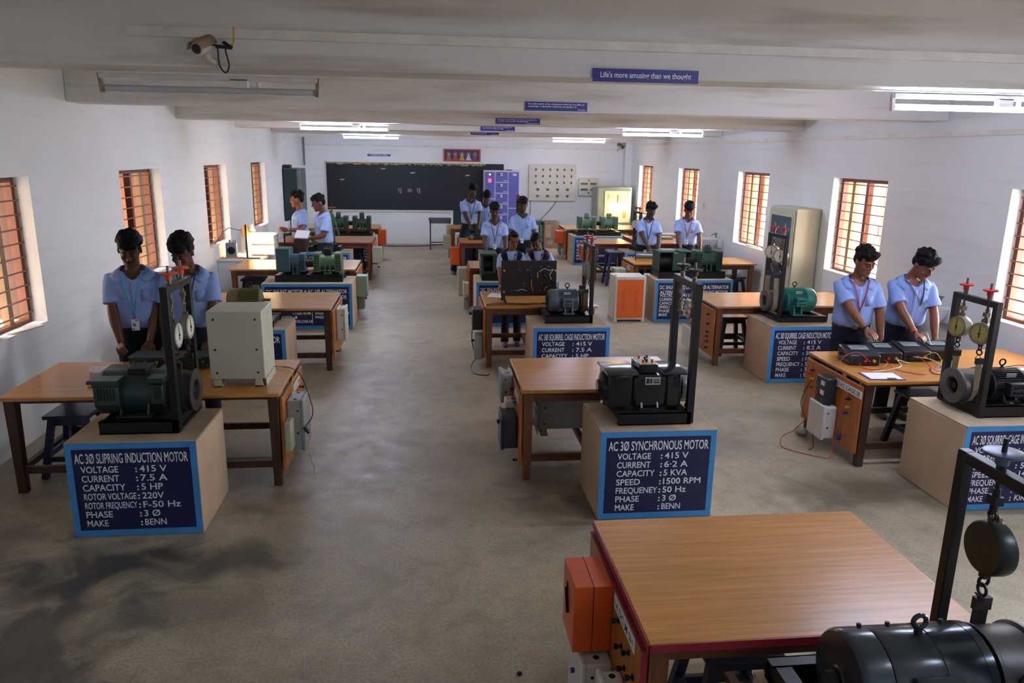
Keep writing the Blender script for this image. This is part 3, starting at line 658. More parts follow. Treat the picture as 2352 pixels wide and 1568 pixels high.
def drum(r, x0, x1, y, z, rad, face=-1, mt=None):
    mt = mt or M_DRUM; fx, bx_ = (x0, x1) if face < 0 else (x1, x0); d = bx_-fx
    part('brake_drum', lathex([(.001, fx+d*.45), (rad*.42, fx+d*.4), (rad*.5, fx), (rad, fx), (rad, fx+d*.06), (rad*.93, fx+d*.12), (rad*.93, fx+d*.88), (rad, fx+d*.94), (rad, bx_), (.001, bx_)], y, z, 40), mt, r)
    part('drum_hub', MB().cyl((fx+d*.1, y, z), (fx+d*.9, y, z), rad*.18, n=16), M_DRUMD, r)
def rig(r, xf, y0, y1, zt, axis_y, wm, face=-1, sec=.04, z0=.665, spindles=None, wheel_r=.05, fm=None, only_far=False, rise=.07, both=True):
    fm = fm or M_BASE; h = sec/2
    mb = MB().box(xf-h, xf+h, y0, y0+sec, z0, zt).box(xf-h, xf+h, y1-sec, y1, z0, zt).box(xf-h, xf+h, y0+sec, y1-sec, zt-sec, zt)
    for yy, s in ((y0+sec, 1), (y1-sec, -1)):
        mb.prism([(yy, z0+.09), (yy, z0+.2), (yy+s*.07, z0+.09)], xf-h*.4, xf+h*.4, 'x')
    mb.box(xf-h, xf+h, y0+sec, y1-sec, z0, z0+.02)
    part('loading_frame', mb, fm, r, bevel=.003)
    ys = spindles or (axis_y-.125, axis_y+.125)
    for y in ys:
        part('spindle', MB().cyl((xf, y, zt+rise+.05), (xf, y, zt-.07), .0085, n=10).cyl((xf, y, zt), (xf, y, zt+.03), .016, n=10).cyl((xf, y, zt-.07), (xf, y, zt-.15), .013, n=8).bx((xf, y, zt-.11), (.032, .04, .03)).torus((xf, y, zt-.165), .016, .005, 'x', 14), M_HOOK if wm is not M_GRYWHEEL else M_DRUMD, r)
        part('handwheel', MB().lathe([(.001, .0), (.02, 0), (.022, .028), (wheel_r*.85, .032), (wheel_r, .036), (wheel_r*1.02, .044), (wheel_r*.9, .047), (.012, .043), (.001, .043)], (xf, y, zt+rise-.04), 'z', 26), wm, r)
    return ys
def balance(x, y, z, rz, label, body=None, face=None, rad=.085, thick=.055, ztop=None, zbot=None, back=False):
    """spring balance hanging with its dial towards local -y"""
    r = thing('spring_balance', label, 'spring balance', (x, y, z), rz, 'spring balances of the brake rigs')
    body = body or M_DIALBODY; face = face or M_DIALFACE
    part('dial_case', MB().lathe([(.001, -thick/2+.006), (rad*.94, -thick/2+.006), (rad, -thick/2), (rad*1.02, -thick/2+.01), (rad, thick/2-.01), (rad*.92, thick/2), (.001, thick/2)], axis='y', n=36), body, r)
    fc = part('dial_face', MB().lathe([(.001, -thick/2-.002), (rad*.9, -thick/2-.002), (rad*.9, -thick/2+.007), (.001, -thick/2+.007)], axis='y', n=32), face, r)
    t = MB()
    for k in range(24):
        a = 2*PI*k/24; M = MX.Rotation(a, 4, 'Y'); l = .16 if k % 4 == 0 else .09
        t.box(-.0016, .0016, -thick/2-.0034, -thick/2-.0024, rad*(.86-l), rad*.86, M)
    part('scale_marks', t, M_INK, fc, smooth=False)
    part('pointer', MB().prism([(-.004, -.4*rad), (.004, -.4*rad), (.0015, rad*.75), (-.0015, rad*.75)], -thick/2-.005, -thick/2-.003, 'y').cyl((0, -thick/2-.008, 0), (0, -thick/2, 0), .008, n=12), M_INK, r)
    zt = (ztop or z+.2)-z; zb = (zbot or z-.2)-z
    part('hook', MB().bx((0, 0, rad+.008), (.03, .03, .03)).tube([V((0, 0, rad+.02)), V((0, 0, zt-.035))], .006, 8).torus((0, 0, zt-.016), .018, .005, 'y', 16, 6, -PI*.5, PI*1.1), M_HOOK, r)
    part('hook', MB().bx((0, 0, -rad-.006), (.026, .026, .024)).torus((0, 0, -rad-.032), .018, .0055, 'x', 16).torus((0, 0, -rad-.064), .02, .0055, 'y', 16).tube([V((0, 0, -rad-.08)), V((-.028, 0, zb)), V((.028, 0, zb)), V((0, 0, -rad-.08))], .0035, 6), M_DRUMD, r)
    return r
def belt(x, ya, yb, zt, yc, zc, rad, label, wd=.05, mt=None):
    """flat belt under the drum, its two ends standing up to the balances"""
    mt = mt or M_BELT; pts = [(ya, zt)]; rr = rad+.004
    for k in range(17):
        a = PI+PI*k/16; pts.append((yc+math.cos(a)*rr, zc+math.sin(a)*rr))
    pts.append((yb, zt)); out = []
    for i, (y, z) in enumerate(pts):
        p = pts[max(0, i-1)]; q = pts[min(len(pts)-1, i+1)]; t = V((0, q[0]-p[0], q[1]-p[1])).normalized(); nn = V((0, -t.z, t.y))
        c = V((x, y, z)); e = V((wd/2, 0, 0)); out.append([c-e-nn*.003, c+e-nn*.003, c+e+nn*.003, c-e+nn*.003])
    r = thing('brake_belt', label, 'belt', (x, yc, zc), 0, 'brake belts')
    mb = MB().rings(out); mb.v = [(a-x, b_-yc, c-zc) for a, b_, c in mb.v]
    part('strap', mb, mt, r, smooth=False)
    for y in (ya, yb): part('clamp', MB().bx((0, y-yc, zt-zc-.012), (wd+.006, .02, .045)), M_DRUMD, r)
    return r
# -------- dark green slipring motor, left foreground
M_GRN = mat('dark green machine paint', '#2a3a37', .35, .1, var=.1, scale=5)
def slots(x0, x1, n, y, z0, z1): 
    mb = MB()
    for i in range(n):
        x = x0+(x1-x0)*(i+.25)/n; mb.box(x, x+(x1-x0)/n*.5, y-.002, y+.002, z0, z1)
    return mb
r = thing('slipring_motor', 'dark green slipring motor with black loading frame and orange handwheels', 'motor', (0, 0, 0), 0)
base_frame(r, -2.17, -1.67, 4.93, 5.44)
part('yoke', lathex([(.001, -2.2), (.135, -2.2), (.15, -2.19), (.15, -1.79), (.135, -1.77), (.001, -1.77)], 5.18, .885, 40), M_GRN, r)
for x0, x1, yw in ((-2.21, -2.05, .19), (-1.86, -1.775, .165)):
    eh = part('end_housing', MB().rings([[V((x, 5.18-yw, z)) if q == 0 else V((x, 5.18+yw, z)) if q == 1 else V((x, 5.18+yw*.62, .76)) if q == 2 else V((x, 5.18-yw*.62, .76)) for q, z in ((0, .97), (1, .97), (1, .84), (2, 0), (3, 0), (0, .84))] for x in (x0, x1)]), M_GRN, r, bevel=.008)
    part('vent_slots', slots(x0+.025, x1-.02, 6 if x1 < -2 else 3, 5.18-yw, .875, .955), M_LOUV, eh)
    part('vent_slots', slots(x0+.025, x1-.02, 6 if x1 < -2 else 3, 5.18-yw*.83, .79, .83), M_LOUV, eh)
part('top_cover', MB().box(-2.235, -2.04, 4.97, 5.39, .99, 1.015), M_GRN, r, bevel=.004)
part('top_cover', MB().box(-1.87, -1.765, 5.0, 5.36, .985, 1.02), M_GRN, r, bevel=.004)
part('cover_skirt', MB().box(-2.215, -2.05, 4.995, 5.37, .965, .992), M_GRN, r)
part('slipring_box', MB().box(-2.02, -1.9, 5.1, 5.26, 1.02, 1.06), M_DRUMD, r, bevel=.004)
feet(r, M_GRN, -2.08, -1.86, 5.18, .885, .15, .75)
drum(r, -1.745, -1.61, 5.18, .885, .145, 1)
rig(r, -1.685, 4.93, 5.44, 1.64, 5.18, M_ORWHEEL, sec=.05, wheel_r=.055)
balance(-1.68, 5.055, 1.3, PI/2, 'nearer white faced spring balance hanging over the dark green slipring motor', ztop=1.48, zbot=1.12)
balance(-1.68, 5.305, 1.3, PI/2, 'farther white faced spring balance hanging over the dark green slipring motor', ztop=1.48, zbot=1.12)
belt(-1.68, 5.055, 5.305, 1.1, 5.18, .885, .145, 'dark belt round the drum of the dark green slipring motor', mt=mat('dark belt', '#2e2924', .8))
# -------- black synchronous motor, centre
M_GLOSS = mat('gloss black green paint', '#1b1f20', .18, .1, var=.08, scale=5)
r = thing('synchronous_motor', 'gloss black synchronous motor with tall loading frame on its pedestal', 'motor', (0, 0, 0), 0)
base_frame(r, 1.3, 1.82, 4.88, 5.38)
for x0, x1 in ((1.24, 1.42), (1.66, 1.775)):
    eh = part('end_housing', MB().box(x0, x1, 4.98, 5.27, .755, 1.0), M_GLOSS, r, bevel=.014)
    part('vent_slots', MB().add(slots(x0+.05, x1-.02, 6, 4.98, .9, .945).v, slots(x0, x1, 6, 0, 0, 1).f), M_LOUV, eh)
    part('vent_slots', slots(x0+.05, x1-.02, 6, 4.98, .955, .985), M_LOUV, eh)
part('yoke', MB().box(1.42, 1.66, 4.965, 5.285, .76, .995), M_GLOSS, r, bevel=.02)
part('end_bracket', lathex([(.001, 1.19), (.045, 1.19), (.05, 1.205), (.1, 1.22), (.11, 1.245), (.001, 1.245)], 5.12, .88, 28), M_GLOSS, r)
for x0, x1 in ((1.235, 1.44), (1.645, 1.79)): part('top_cover', MB().rings([[V((x0-.012, y0_, z)), V((x1+.012, y0_, z)), V((x1+.012, y1_, z)), V((x0-.012, y1_, z))] for z, y0_, y1_ in ((1.0, 4.955, 5.295), (1.008, 4.955, 5.295), (1.022, 4.985, 5.265))]), M_GLOSS, r, bevel=.003)
tbx = part('terminal_box', MB().box(1.465, 1.605, 5.02, 5.23, 1.0, 1.06), M_GLOSS, r, bevel=.004)
part('terminal_board', MB().box(1.475, 1.595, 5.03, 5.22, 1.06, 1.064), mat('cream insulating board', '#cfc08a', .5), tbx)
for i, (dx, dy, c) in enumerate([(.03, .03, 'r'), (.06, .1, 'k'), (.095, .03, 'r'), (.03, .15, 'r'), (.06, .05, 'k'), (.09, .15, 'b')]):
    part('terminal', MB().cyl((1.475+dx, 5.03+dy, 1.064), (1.475+dx, 5.03+dy, 1.09), .008, n=10), KNOBS[c], tbx)
np_ = part('nameplate', box(1.5, 1.61, 4.962, 4.965, .93, .985), M_PLATE, r)
part('lettering', MB().box(1.507, 1.53, 4.961, 4.962, .94, .975).box(1.535, 1.55, 4.961, 4.962, .94, .975).box(1.558, 1.603, 4.961, 4.962, .943, .953).box(1.558, 1.603, 4.961, 4.962, .96, .968), M_INK, np_)
feet(r, M_GLOSS, 1.46, 1.62, 5.12, .88, .15, .75)
drum(r, 1.785, 1.875, 5.12, .885, .13, 1, M_STEEL)
rig(r, 1.815, 4.88, 5.38, 1.66, 5.12, M_BRNWHEEL, sec=.05, rise=.08, wheel_r=.05)
for y, l in ((5.0, 'nearer'), (5.25, 'farther')):
    t = thing('threaded_hook', l + ' brown hook hanging from the tall frame of the black synchronous motor', 'hook', (1.815, y, 1.5), 0, 'hooks of the tall black frame')
    part('hook_shank', MB().cyl((0, 0, -.02), (0, 0, -.085), .014, n=10), M_HOOK, t)
    part('hook_bend', MB().torus((0, 0, -.115), .024, .006, 'y', 16, 6, -PI*.6, PI*.8), M_HOOK, t)
# -------- grey black motor at right
M_GREYM = mat('grey motor paint', '#4d5358', .38, .2, var=.1, scale=6); M_DKFIN = mat('black fins', '#25282b', .4, .2, var=.1)
r = thing('induction_motor', 'black finned motor with grey fan cowl and red handwheels at the right', 'motor', (0, 0, 0), 0)
base_frame(r, 4.0, 4.56, 4.87, 5.32)
tefc(r, 4.17, 4.56, 5.1, .85, .125, M_DKFIN, M_GREYM)
drum(r, 3.93, 4.13, 5.1, .845, .135, -1, mat('grey iron drum', '#63635e', .4, .6, var=.15))
part('sticker', MB().rings([[V((x, 5.1-math.cos(a)*.131, .85+math.sin(a)*.131)) for x in (4.4, 4.46)][::1] + [V((4.46, 5.1-math.cos(a)*.129, .85+math.sin(a)*.129)), V((4.4, 5.1-math.cos(a)*.129, .85+math.sin(a)*.129))] for a in [-.5+i*.12 for i in range(8)]]), M_PAPER, r)
rig(r, 4.02, 4.86, 5.33, 1.525, 5.1, M_REDWHEEL, sec=.045)
balance(4.02, 4.985, 1.275, -PI/2+.35, 'yellow faced spring balance nearer the camera on the right hand rig', face=M_OLDFACE, rad=.08, thick=.075, ztop=1.36+.02, zbot=1.08)
balance(4.02, 5.225, 1.275, -PI/2+.2, 'yellow faced spring balance farther along the right hand rig', face=M_OLDFACE, rad=.08, thick=.075, ztop=1.36+.02, zbot=1.08)
belt(4.03, 4.985, 5.225, 1.075, 5.1, .845, .13, 'tan belt under the grey drum of the black finned motor')
t = thing('lead_wires', 'white and black wires looped over the black finned motor', 'wire', (4.4, 5.0, .97), 0)
part('white_lead', MB().tube(spline([(-.1, .05, .02), (0, -.02, .04), (.05, -.08, -.02), (.03, -.13, -.1)]), .003, 5), M_PAPER, t)
part('black_lead', MB().tube(spline([(-.12, .08, .01), (.02, .02, .045), (.09, -.06, 0), (.06, -.13, -.12)]), .003, 5), M_BLK, t)
# -------- grey motor with brake rig, centre second station
r = thing('induction_motor', 'plain grey motor facing left below a black frame with white topped handwheels', 'motor', (0, 0, 0), 0)
base_frame(r, 1.27, 1.81, 8.14, 8.64)
tefc(r, 1.69, 1.32, 8.36, .885, .125, mat('slate grey motor paint', '#5a6268', .35, .2, var=.08), shaft=0)
drum(r, 1.69, 1.77, 8.36, .885, .12, 1)
rig(r, 1.79, 8.14, 8.62, 1.53, 8.37, M_REDWHEEL)
balance(1.785, 8.24, 1.22, PI/2, 'nearer grey green spring balance above the plain grey motor', rad=.085, ztop=1.385, zbot=1.03)
balance(1.785, 8.49, 1.22, PI/2, 'farther grey green spring balance above the plain grey motor', rad=.085, ztop=1.385, zbot=1.03)
belt(1.74, 8.24, 8.49, 1.02, 8.36, .885, .125, 'brown belt beside the plain grey motor', mt=mat('brown belt', '#6b5238', .8))
# -------- turquoise motor
M_TURQ = mat('turquoise motor paint', '#2f7f78', .35, .1, var=.1, scale=6)
r = thing('induction_motor', 'turquoise finned motor beside a tall frame with round dials', 'motor', (0, 0, 0), 0)
base_frame(r, 3.99, 4.56, 8.1, 8.56, h=.07)
tefc(r, 4.09, 4.47, 8.32, .885, .14, M_TURQ, zb=.73, eye=1)
drum(r, 3.88, 4.03, 8.32, .88, .125, -1, mat('grey iron drum', '#63635e', .4, .6))
rig(r, 3.985, 8.1, 8.56, 1.65, 8.33, M_REDWHEEL)
balance(3.985, 8.225, 1.41, -PI/2+.75, 'red rimmed spring balance with white dial over the turquoise motor', body=M_REDRIM, rad=.08, ztop=1.5, zbot=1.2)
balance(3.985, 8.455, 1.43, -PI/2+.75, 'plain grey rimmed spring balance with white dial over the turquoise motor', rad=.08, ztop=1.5, zbot=1.2)
belt(3.96, 8.225, 8.455, 1.19, 8.32, .88, .125, 'pale belt under the drum of the turquoise motor', wd=.06)
# -------- olive motor
r = thing('induction_motor', 'olive finned motor with bare shaft behind the putty white stabilizer box', 'motor', (0, 0, 0), 0)
base_frame(r, -2.15, -1.66, 8.06, 8.5, h=.07)
tefc(r, -1.8, -2.16, 8.3, .915, .125, mat('olive motor paint', '#5f5c31', .45, .1, var=.1, scale=6), zb=.785, shaft=.075, eye=1, tb=False, plate=False)
part('riser', MB().box(-2.12, -1.85, 8.17, 8.43, .73, .79), M_BASE, r)
# -------- big smooth grey motor at the bottom edge
M_BIG = mat('gloss slate paint', '#333a3d', .2, .25, var=.1, scale=4)
r = thing('brake_test_motor', 'big smooth slate grey motor with lifting eye at the bottom edge', 'motor', (0, 0, 0), 0)
base_frame(r, 1.2, 1.95, 1.77, 2.27, h=.08)
part('motor_body', lathex([(.001, 1.42), (.158, 1.42), (.16, 1.425), (.16, 1.585), (.157, 1.588), (.157, 1.592), (.16, 1.595), (.16, 1.73), (.001, 1.73)], 2.0, .85, 56), M_BIG, r)
part('end_shield', lathex([(.001, 1.305), (.04, 1.305), (.045, 1.31), (.05, 1.31), (.15, 1.315), (.157, 1.325), (.16, 1.34), (.16, 1.415), (.001, 1.415)], 2.0, .85, 56), M_BIG, r)
part('shaft_cap', MB().cyl((1.27, 2.0, .85), (1.3, 2.0, .85), .03, n=20), M_DRUMD, r)
part('cover_band', lathex([(.001, 1.73), (.1615, 1.73), (.1615, 1.76), (.15, 1.77), (.001, 1.77)], 2.0, .85, 56), M_BIG, r)
t = part('terminal_box', MB().rings([[V((1.47, y, z)), V((1.63, y, z)), V((1.65, y, z-.02)), V((1.65, y, z-.11)), V((1.47, y, z-.11))] for y, z in ((1.79, .94), (1.86, .955))]), M_BIG, r, bevel=.006)
part('terminal_opening', MB().box(1.53, 1.62, 1.787, 1.79, .845, .915), mat('violet grey plate', '#4a4a66', .3, .3), t)
part('lifting_eye', MB().torus((1.565, 2.0, 1.05), .022, .008, 'y', 22, 10).cyl((1.565, 2.0, 1.0), (1.565, 2.0, 1.03), .013, n=12), M_BIG, r)
for x in (1.4, 1.5, 1.69): part('bolt', MB().cyl((x, 2.06, .985), (x, 2.065, 1.008), .008, n=8), M_DRUMD, r)
feet(r, M_BIG, 1.4, 1.68, 2.0, .85, .16, .74)
drum(r, 1.78, 1.95, 2.0, .85, .155, 1, M_DRUM)
rig(r, 1.84, 1.72, 2.28, 1.53, 2.02, M_GRYWHEEL, sec=.04, spindles=(1.8, 2.1), wheel_r=.06, rise=.055)
balance(1.852, 2.1, 1.245, PI/2, 'dark green spring balance hanging at the lower right with its back showing', body=M_GREENDIAL, rad=.092, thick=.06, ztop=1.37, zbot=1.06)
balance(1.852, 1.8, 1.245, PI/2, 'dark green spring balance nearest the camera on the frame at the lower right edge', body=M_GREENDIAL, rad=.092, thick=.06, ztop=1.37, zbot=1.06)
belt(1.86, 1.8, 2.1, 1.05, 2.0, .85, .1, 'black belt hooked below the dark green spring balance', wd=.055, mt=mat('black belt', '#171412', .8))
# -------- motor generator sets
def boxend(r, x0, x1, y, z, c, tb=True, w_=.27, grid=True, tbm=None):
    L_ = x1-x0; e = .1
    part('yoke', lathex([(.001, x0+e*.8), (w_*.44, x0+e*.8), (w_*.44, x1-e*.8), (.001, x1-e*.8)], y, z, 30), c, r)
    for a, q in ((x0, x0+e), (x1-e, x1)):
        eh = part('end_housing', MB().box(a, q, y-w_/2, y+w_/2, z-w_*.52, z+w_*.55), c, r, bevel=.012)
        s_ = MB()
        for k in range(7):
            for j in range(2): s_.box(a+.018+j*.036, a+.046+j*.036, y-w_/2-.002, y-w_/2+.002, z-w_*.4+k*w_*.12, z-w_*.34+k*w_*.12)
        part('vent_slots', s_, M_LOUV, eh)
    feet(r, c, x0+L_*.36, x1-L_*.36, y, z, w_*.46, z-w_*.55-.01)
    if tb:
        xm = (x0+x1)/2; t = part('terminal_box', MB().box(xm-.05, xm+.05, y-.05, y+.05, z+w_*.43, z+w_*.43+.09), tbm or c, r, bevel=.005)
        s_ = MB()
        for dx in (-.03, 0, .03): s_.cyl((xm+dx, y, z+w_*.43+.09), (xm+dx, y, z+w_*.43+.115), .01, n=8)
        part('terminal', s_, M_BLACKKNOB, t)
def coupling(r, x0, x1, y, z, rad=.05):
    part('coupling', lathex([(.001, x0), (.025, x0), (.025, x0+.01), (rad, x0+.015), (rad, x1-.015), (.025, x1-.01), (.025, x1), (.001, x1)], y, z, 22), M_DRUMD, r)
M_G5 = mat('pale green machine paint', '#55735f', .4, var=.08); M_GL5 = mat('bottle green machine paint', '#2f4a3b', .4, var=.08)
r = thing('motor_generator_set', 'pale green pair of machines coupled on a black base near the carton', 'machine set', (0, 0, 0), 0, 'motor generator sets')
base_frame(r, 3.4, 4.45, 17.38, 17.85); boxend(r, 3.46, 3.88, 17.62, .94, M_G5); boxend(r, 4.0, 4.4, 17.62, .94, M_G5); coupling(r, 3.86, 4.02, 17.62, .93)
r = thing('motor_generator_set', 'bottle green pair of machines on a black base below the blackboard', 'machine set', (0, 0, 0), 0, 'motor generator sets')
base_frame(r, -2.3, -1.26, 16.86, 17.35); boxend(r, -2.2, -1.78, 17.1, .96, M_GL5); boxend(r, -1.68, -1.28, 17.1, .96, M_GL5); coupling(r, -1.8, -1.66, 17.1, .95)
# left: tall blue green alternator with a green shunt motor
M_TEAL = mat('blue green machine paint', '#31505a', .4, var=.08); M_LEAFG = mat('leaf green machine paint', '#4a6a4b', .4, var=.08)
r = thing('motor_generator_set', 'blue green machine with a tall box end coupled to a leaf green machine', 'machine set', (0, 0, 0), 0, 'motor generator sets')
base_frame(r, -2.2, -1.25, 10.97, 11.4, h=.1)
part('tall_end_box', MB().box(-2.19, -1.99, 11.04, 11.32, .79, 1.13), M_TEAL, r, bevel=.014)
part('yoke', lathex([(.001, -2.0), (.115, -2.0), (.12, -1.98), (.12, -1.83), (.001, -1.83)], 11.18, .92, 30), M_TEAL, r)
eh = part('end_housing', MB().box(-1.88, -1.785, 11.05, 11.31, .79, 1.05), M_TEAL, r, bevel=.012)
part('vent_slots', slots(-1.87, -1.795, 4, 11.05, .82, .96), M_LOUV, eh); feet(r, M_TEAL, -1.98, -1.87, 11.18, .92, .12, .76)
boxend(r, -1.67, -1.27, 11.18, .92, M_LEAFG, True, .26, True, M_DRUMD); coupling(r, -1.79, -1.66, 11.18, .9, .055)
# right: open box frame machine with a green machine
M_G3 = mat('dark green machine paint two', '#244639', .38, var=.08)
r = thing('motor_generator_set', 'dark green open framed machine coupled to a louvred one on the right', 'machine set', (0, 0, 0), 0, 'motor generator sets')
base_frame(r, 3.5, 4.56, 11.22, 11.68, h=.11)
part('box_frame', MB().box(3.5, 3.515, 11.26, 11.6, .775, 1.07).box(3.515, 3.73, 11.26, 11.6, 1.055, 1.07).box(3.515, 3.73, 11.585, 11.6, .775, 1.055), M_G3, r)
part('rotor', lathex([(.001, 3.53), (.1, 3.53), (.11, 3.56), (.11, 3.72), (.001, 3.72)], 11.43, .91, 28), M_DRUMD, r)
part('end_housing', MB().box(3.72, 3.93, 11.26, 11.6, .775, 1.05), M_G3, r, bevel=.008)
part('terminal_board', MB().box(3.56, 3.78, 11.35, 11.5, 1.07, 1.09), M_PLATE, r)
part('top_cover', MB().box(3.82, 4.02, 11.24, 11.6, 1.06, 1.08), M_G3, r, bevel=.004)
boxend(r, 4.11, 4.53, 11.43, .92, M_G3, True, .28); coupling(r, 3.95, 4.12, 11.43, .9, .06)
# centre: dark green open ended machine beside the woman, on a black block
r = thing('alternator', 'dark green alternator with an open boxy end left of the woman in the vest', 'machine', (0, 0, 0), 0)
part('base_block', MB().box(.76, 1.75, 11.05, 11.5, .66, .76), M_BASE, r, bevel=.005)
part('end_frame', MB().box(.75, .79, 11.1, 11.45, .76, 1.03).box(.93, .97, 11.1, 11.45, .76, 1.03).box(.79, .93, 11.1, 11.45, .76, .79).box(.79, .93, 11.42, 11.45, .79, 1.0), M_GL5, r)
part('top_cover', MB().box(.735, .99, 11.06, 11.5, 1.03, 1.06), M_GL5, r, bevel=.005)
part('rotor', lathex([(.001, .78), (.1, .78), (.1, .94), (.001, .94)], 11.27, .88, 26), M_DRUMD, r)
part('yoke', lathex([(.001, .97), (.13, .97), (.13, 1.2), (.001, 1.2)], 11.27, .89, 26), M_GL5, r); boxend(r, 1.3, 1.68, 11.27, .9, M_GL5)
# far brake rigs
r = thing('brake_test_motor', 'dark motor with a tall frame and red handwheels by the last window', 'motor', (0, 0, 0), 0)
base_frame(r, 4.0, 4.5, 14.42, 14.92); tefc(r, 4.2, 4.5, 14.67, .88, .12, M_DKFIN); drum(r, 4.05, 4.18, 14.67, .87, .13, -1)
rig(r, 4.08, 14.42, 14.92, 1.43, 14.67, M_REDWHEEL, wheel_r=.055)
balance(4.08, 14.545, 1.17, -PI/2+.9, 'green grey spring balance on the nearer side of the far rig by the last window', ztop=1.28, zbot=1.0)
balance(4.08, 14.8, 1.17, -PI/2+.9, 'green grey spring balance on the farther side of the far rig by the last window', ztop=1.28, zbot=1.0)
r = thing('brake_test_motor', 'green machine with yellow green stand and red wheel beside the blackboard', 'motor', (0, 0, 0), 0)
base_frame(r, -2.25, -1.65, 14.36, 14.75); boxend(r, -2.2, -1.86, 14.56, .92, M_LEAFG)
part('stand', MB().bar((-1.79, 14.6, .76), (-1.84, 14.6, 1.4), .05, .05).bar((-1.7, 14.6, .95), (-1.8, 14.6, 1.34), .03, .03), M_LEAFG, r)
part('handwheel', MB().lathe([(.001, 0), (.02, 0), (.022, .03), (.07, .035), (.075, .05), (.001, .05)], (-1.82, 14.6, 1.42), 'z', 20), M_REDWHEEL, r)
part('spindle', MB().cyl((-1.82, 14.6, 1.35), (-1.82, 14.6, 1.54), .012, n=8), M_DRUMD, r)
r = thing('brake_test_motor', 'machine behind the tallest haired man with red star handwheel before the violet blue cabinet', 'motor', (0, 0, 0), 0)
part('base_block', MB().box(.75, 1.6, 17.1, 17.5, .66, .74), M_BASE, r); boxend(r, .95, 1.35, 17.3, .92, M_GL5)
part('stand', MB().box(1.98, 2.02, 17.05, 17.09, .665, 1.5).box(1.98, 2.02, 17.38, 17.42, .665, 1.5).box(1.98, 2.02, 17.09, 17.38, 1.46, 1.5).box(1.4, 1.98, 17.2, 17.3, .68, .74), M_BASE, r)
for y in (17.12, 17.32):
    part('handwheel', MB().lathe([(.001, 0), (.02, 0), (.022, .03), (.065, .035), (.07, .05), (.001, .05)], (2.0, y, 1.52), 'z', 8), M_REDWHEEL, r)
    part('spindle', MB().cyl((2.0, y, 1.4), (2.0, y, 1.6), .01, n=8), M_DRUMD, r)
r = thing('terminal_machine', 'small green machine with a bright green knob between the two women', 'machine', (0, 0, 0), 0)
part('base_block', MB().box(1.0, 1.85, 14.3, 14.72, .66, .74), M_BASE, r); boxend(r, 1.4, 1.8, 14.5, .92, M_G5)
part('green_knob', MB().ell((1.66, 14.4, 1.1), (.03, .03, .03)), mat('bright green knob', '#2fae62', .4), r)
# ================================================================ stools
M_NAVYP = mat('navy stool paint', '#1c2748', .4, var=.15, scale=9); M_BLKP = mat('black stool paint', '#1a1a1f', .45, var=.15, scale=9)
M_STTOP = mat('worn stool top', '#27304f', .3, var=.25, scale=6); M_STTOP2 = mat('glossy dark stool top', '#3a3236', .25, var=.2, scale=6)
def stool(label, x, y, H, mt, top, size=.34, rz=0., back=False):
    r = thing('stool', label, 'stool', (x, y, 0), rz, 'wooden lab stools'); s = size/2
    part('seat', box(-s, s, -s, s, H-.03, H), top, r, bevel=.006)
    for sx in (-1, 1):
        for sy in (-1, 1): part('leg', MB().bar((sx*(s+.02), sy*(s+.02), 0), (sx*(s-.05), sy*(s-.05), H-.03), .045, .045, (0, 1, 0)), mt, r)
    k = s-.01
    for z, q in ((.13, .005), ):
        for a in (-1, 1):
            part('rail', box(-k, k, a*k-.012, a*k+.012, z, z+.04), mt, r); part('rail', box(a*k-.012, a*k+.012, -k, k, z+.03, z+.07), mt, r)
    for a in (-1, 1): part('seat_rail', box(-s+.05, s-.05, a*(s-.05)-.01, a*(s-.05)+.01, H-.09, H-.03), mt, r)
    return r
stool('navy wooden stool under the left end of the dark-legged bench', -2.78, 5.95, .5, M_NAVYP, M_STTOP)
stool('dark stool with shiny top between the turquoise motor bench legs', 3.9, 9.3, .5, M_BLKP, M_STTOP2)
stool('dark stool peeping past the right end of the long pedestal by the washbasin', 5.22, 12.5, .5, M_NAVYP, M_STTOP)
stool('tall navy stool under the red-edged bench with the orange slot box', 3.62, 14.55, .66, M_NAVYP, M_NAVYP, .32)
stool('black stool under the left end of the lamp lit bench', -2.72, 12.0, .56, M_BLKP, M_BLKP, .34)
stool('dark stool under the red-edged bench of the left row', -1.5, 15.6, .56, M_BLKP, M_BLKP, .32)
stool('navy stool behind the legs of the bench with black meters', 4.3, 5.9, .5, M_NAVYP, M_STTOP)
stool('navy stool under the big foreground bench', 1.28, 2.75, .5, M_NAVYP, M_NAVYP)
stool('brown stool beside the right leg of the women\'s bench', 1.42, 9.2, .55, W_LEG, W_LEG, .3)
# ================================================================ cabinets and floor standing things
M_CABG = mat('dark green steel', '#23383a', .4, .2, var=.1, scale=4); M_CABS = mat('grey green steel side', '#6d7472', .4, .2, var=.1)
r = thing('steel_cupboard', 'tall dark green steel cupboard in the far left corner', 'cupboard', (-3.21, 19.0, 0), 0)
part('carcass', box(-.22, .18, -.25, .55, 0, 2.07), M_CABS, r, bevel=.01); part('door', box(-.215, .1, -.275, -.25, .06, 2.05), M_CABG, r, bevel=.006)
part('door', box(.101, .178, -.27, -.25, .06, 2.05), M_CABS, r, bevel=.004)
part('handle', box(.06, .075, -.295, -.275, .95, 1.1), M_STEEL, r)
tag(link('carton', MB().box(-3.42, -3.28, 18.8, 19.1, 2.072, 2.15), mat('dark brown carton', '#332722', .8)), 'small dark carton on top of the tall green cupboard', 'box')
M_CABC = mat('pale sage steel', '#b9bda4', .35, .1, var=.07, scale=3)
r = thing('steel_cabinet', 'tall pale sage cabinet with a glass door against the right wall', 'cabinet', (5.43, 10.88, 0), 0)
part('carcass', box(-.19, .18, -.42, .42, 0, 1.79), M_CABC, r, bevel=.012)
d = part('door', box(-.212, -.19, -.4, .4, .08, 1.76), M_CABC, r, bevel=.006)
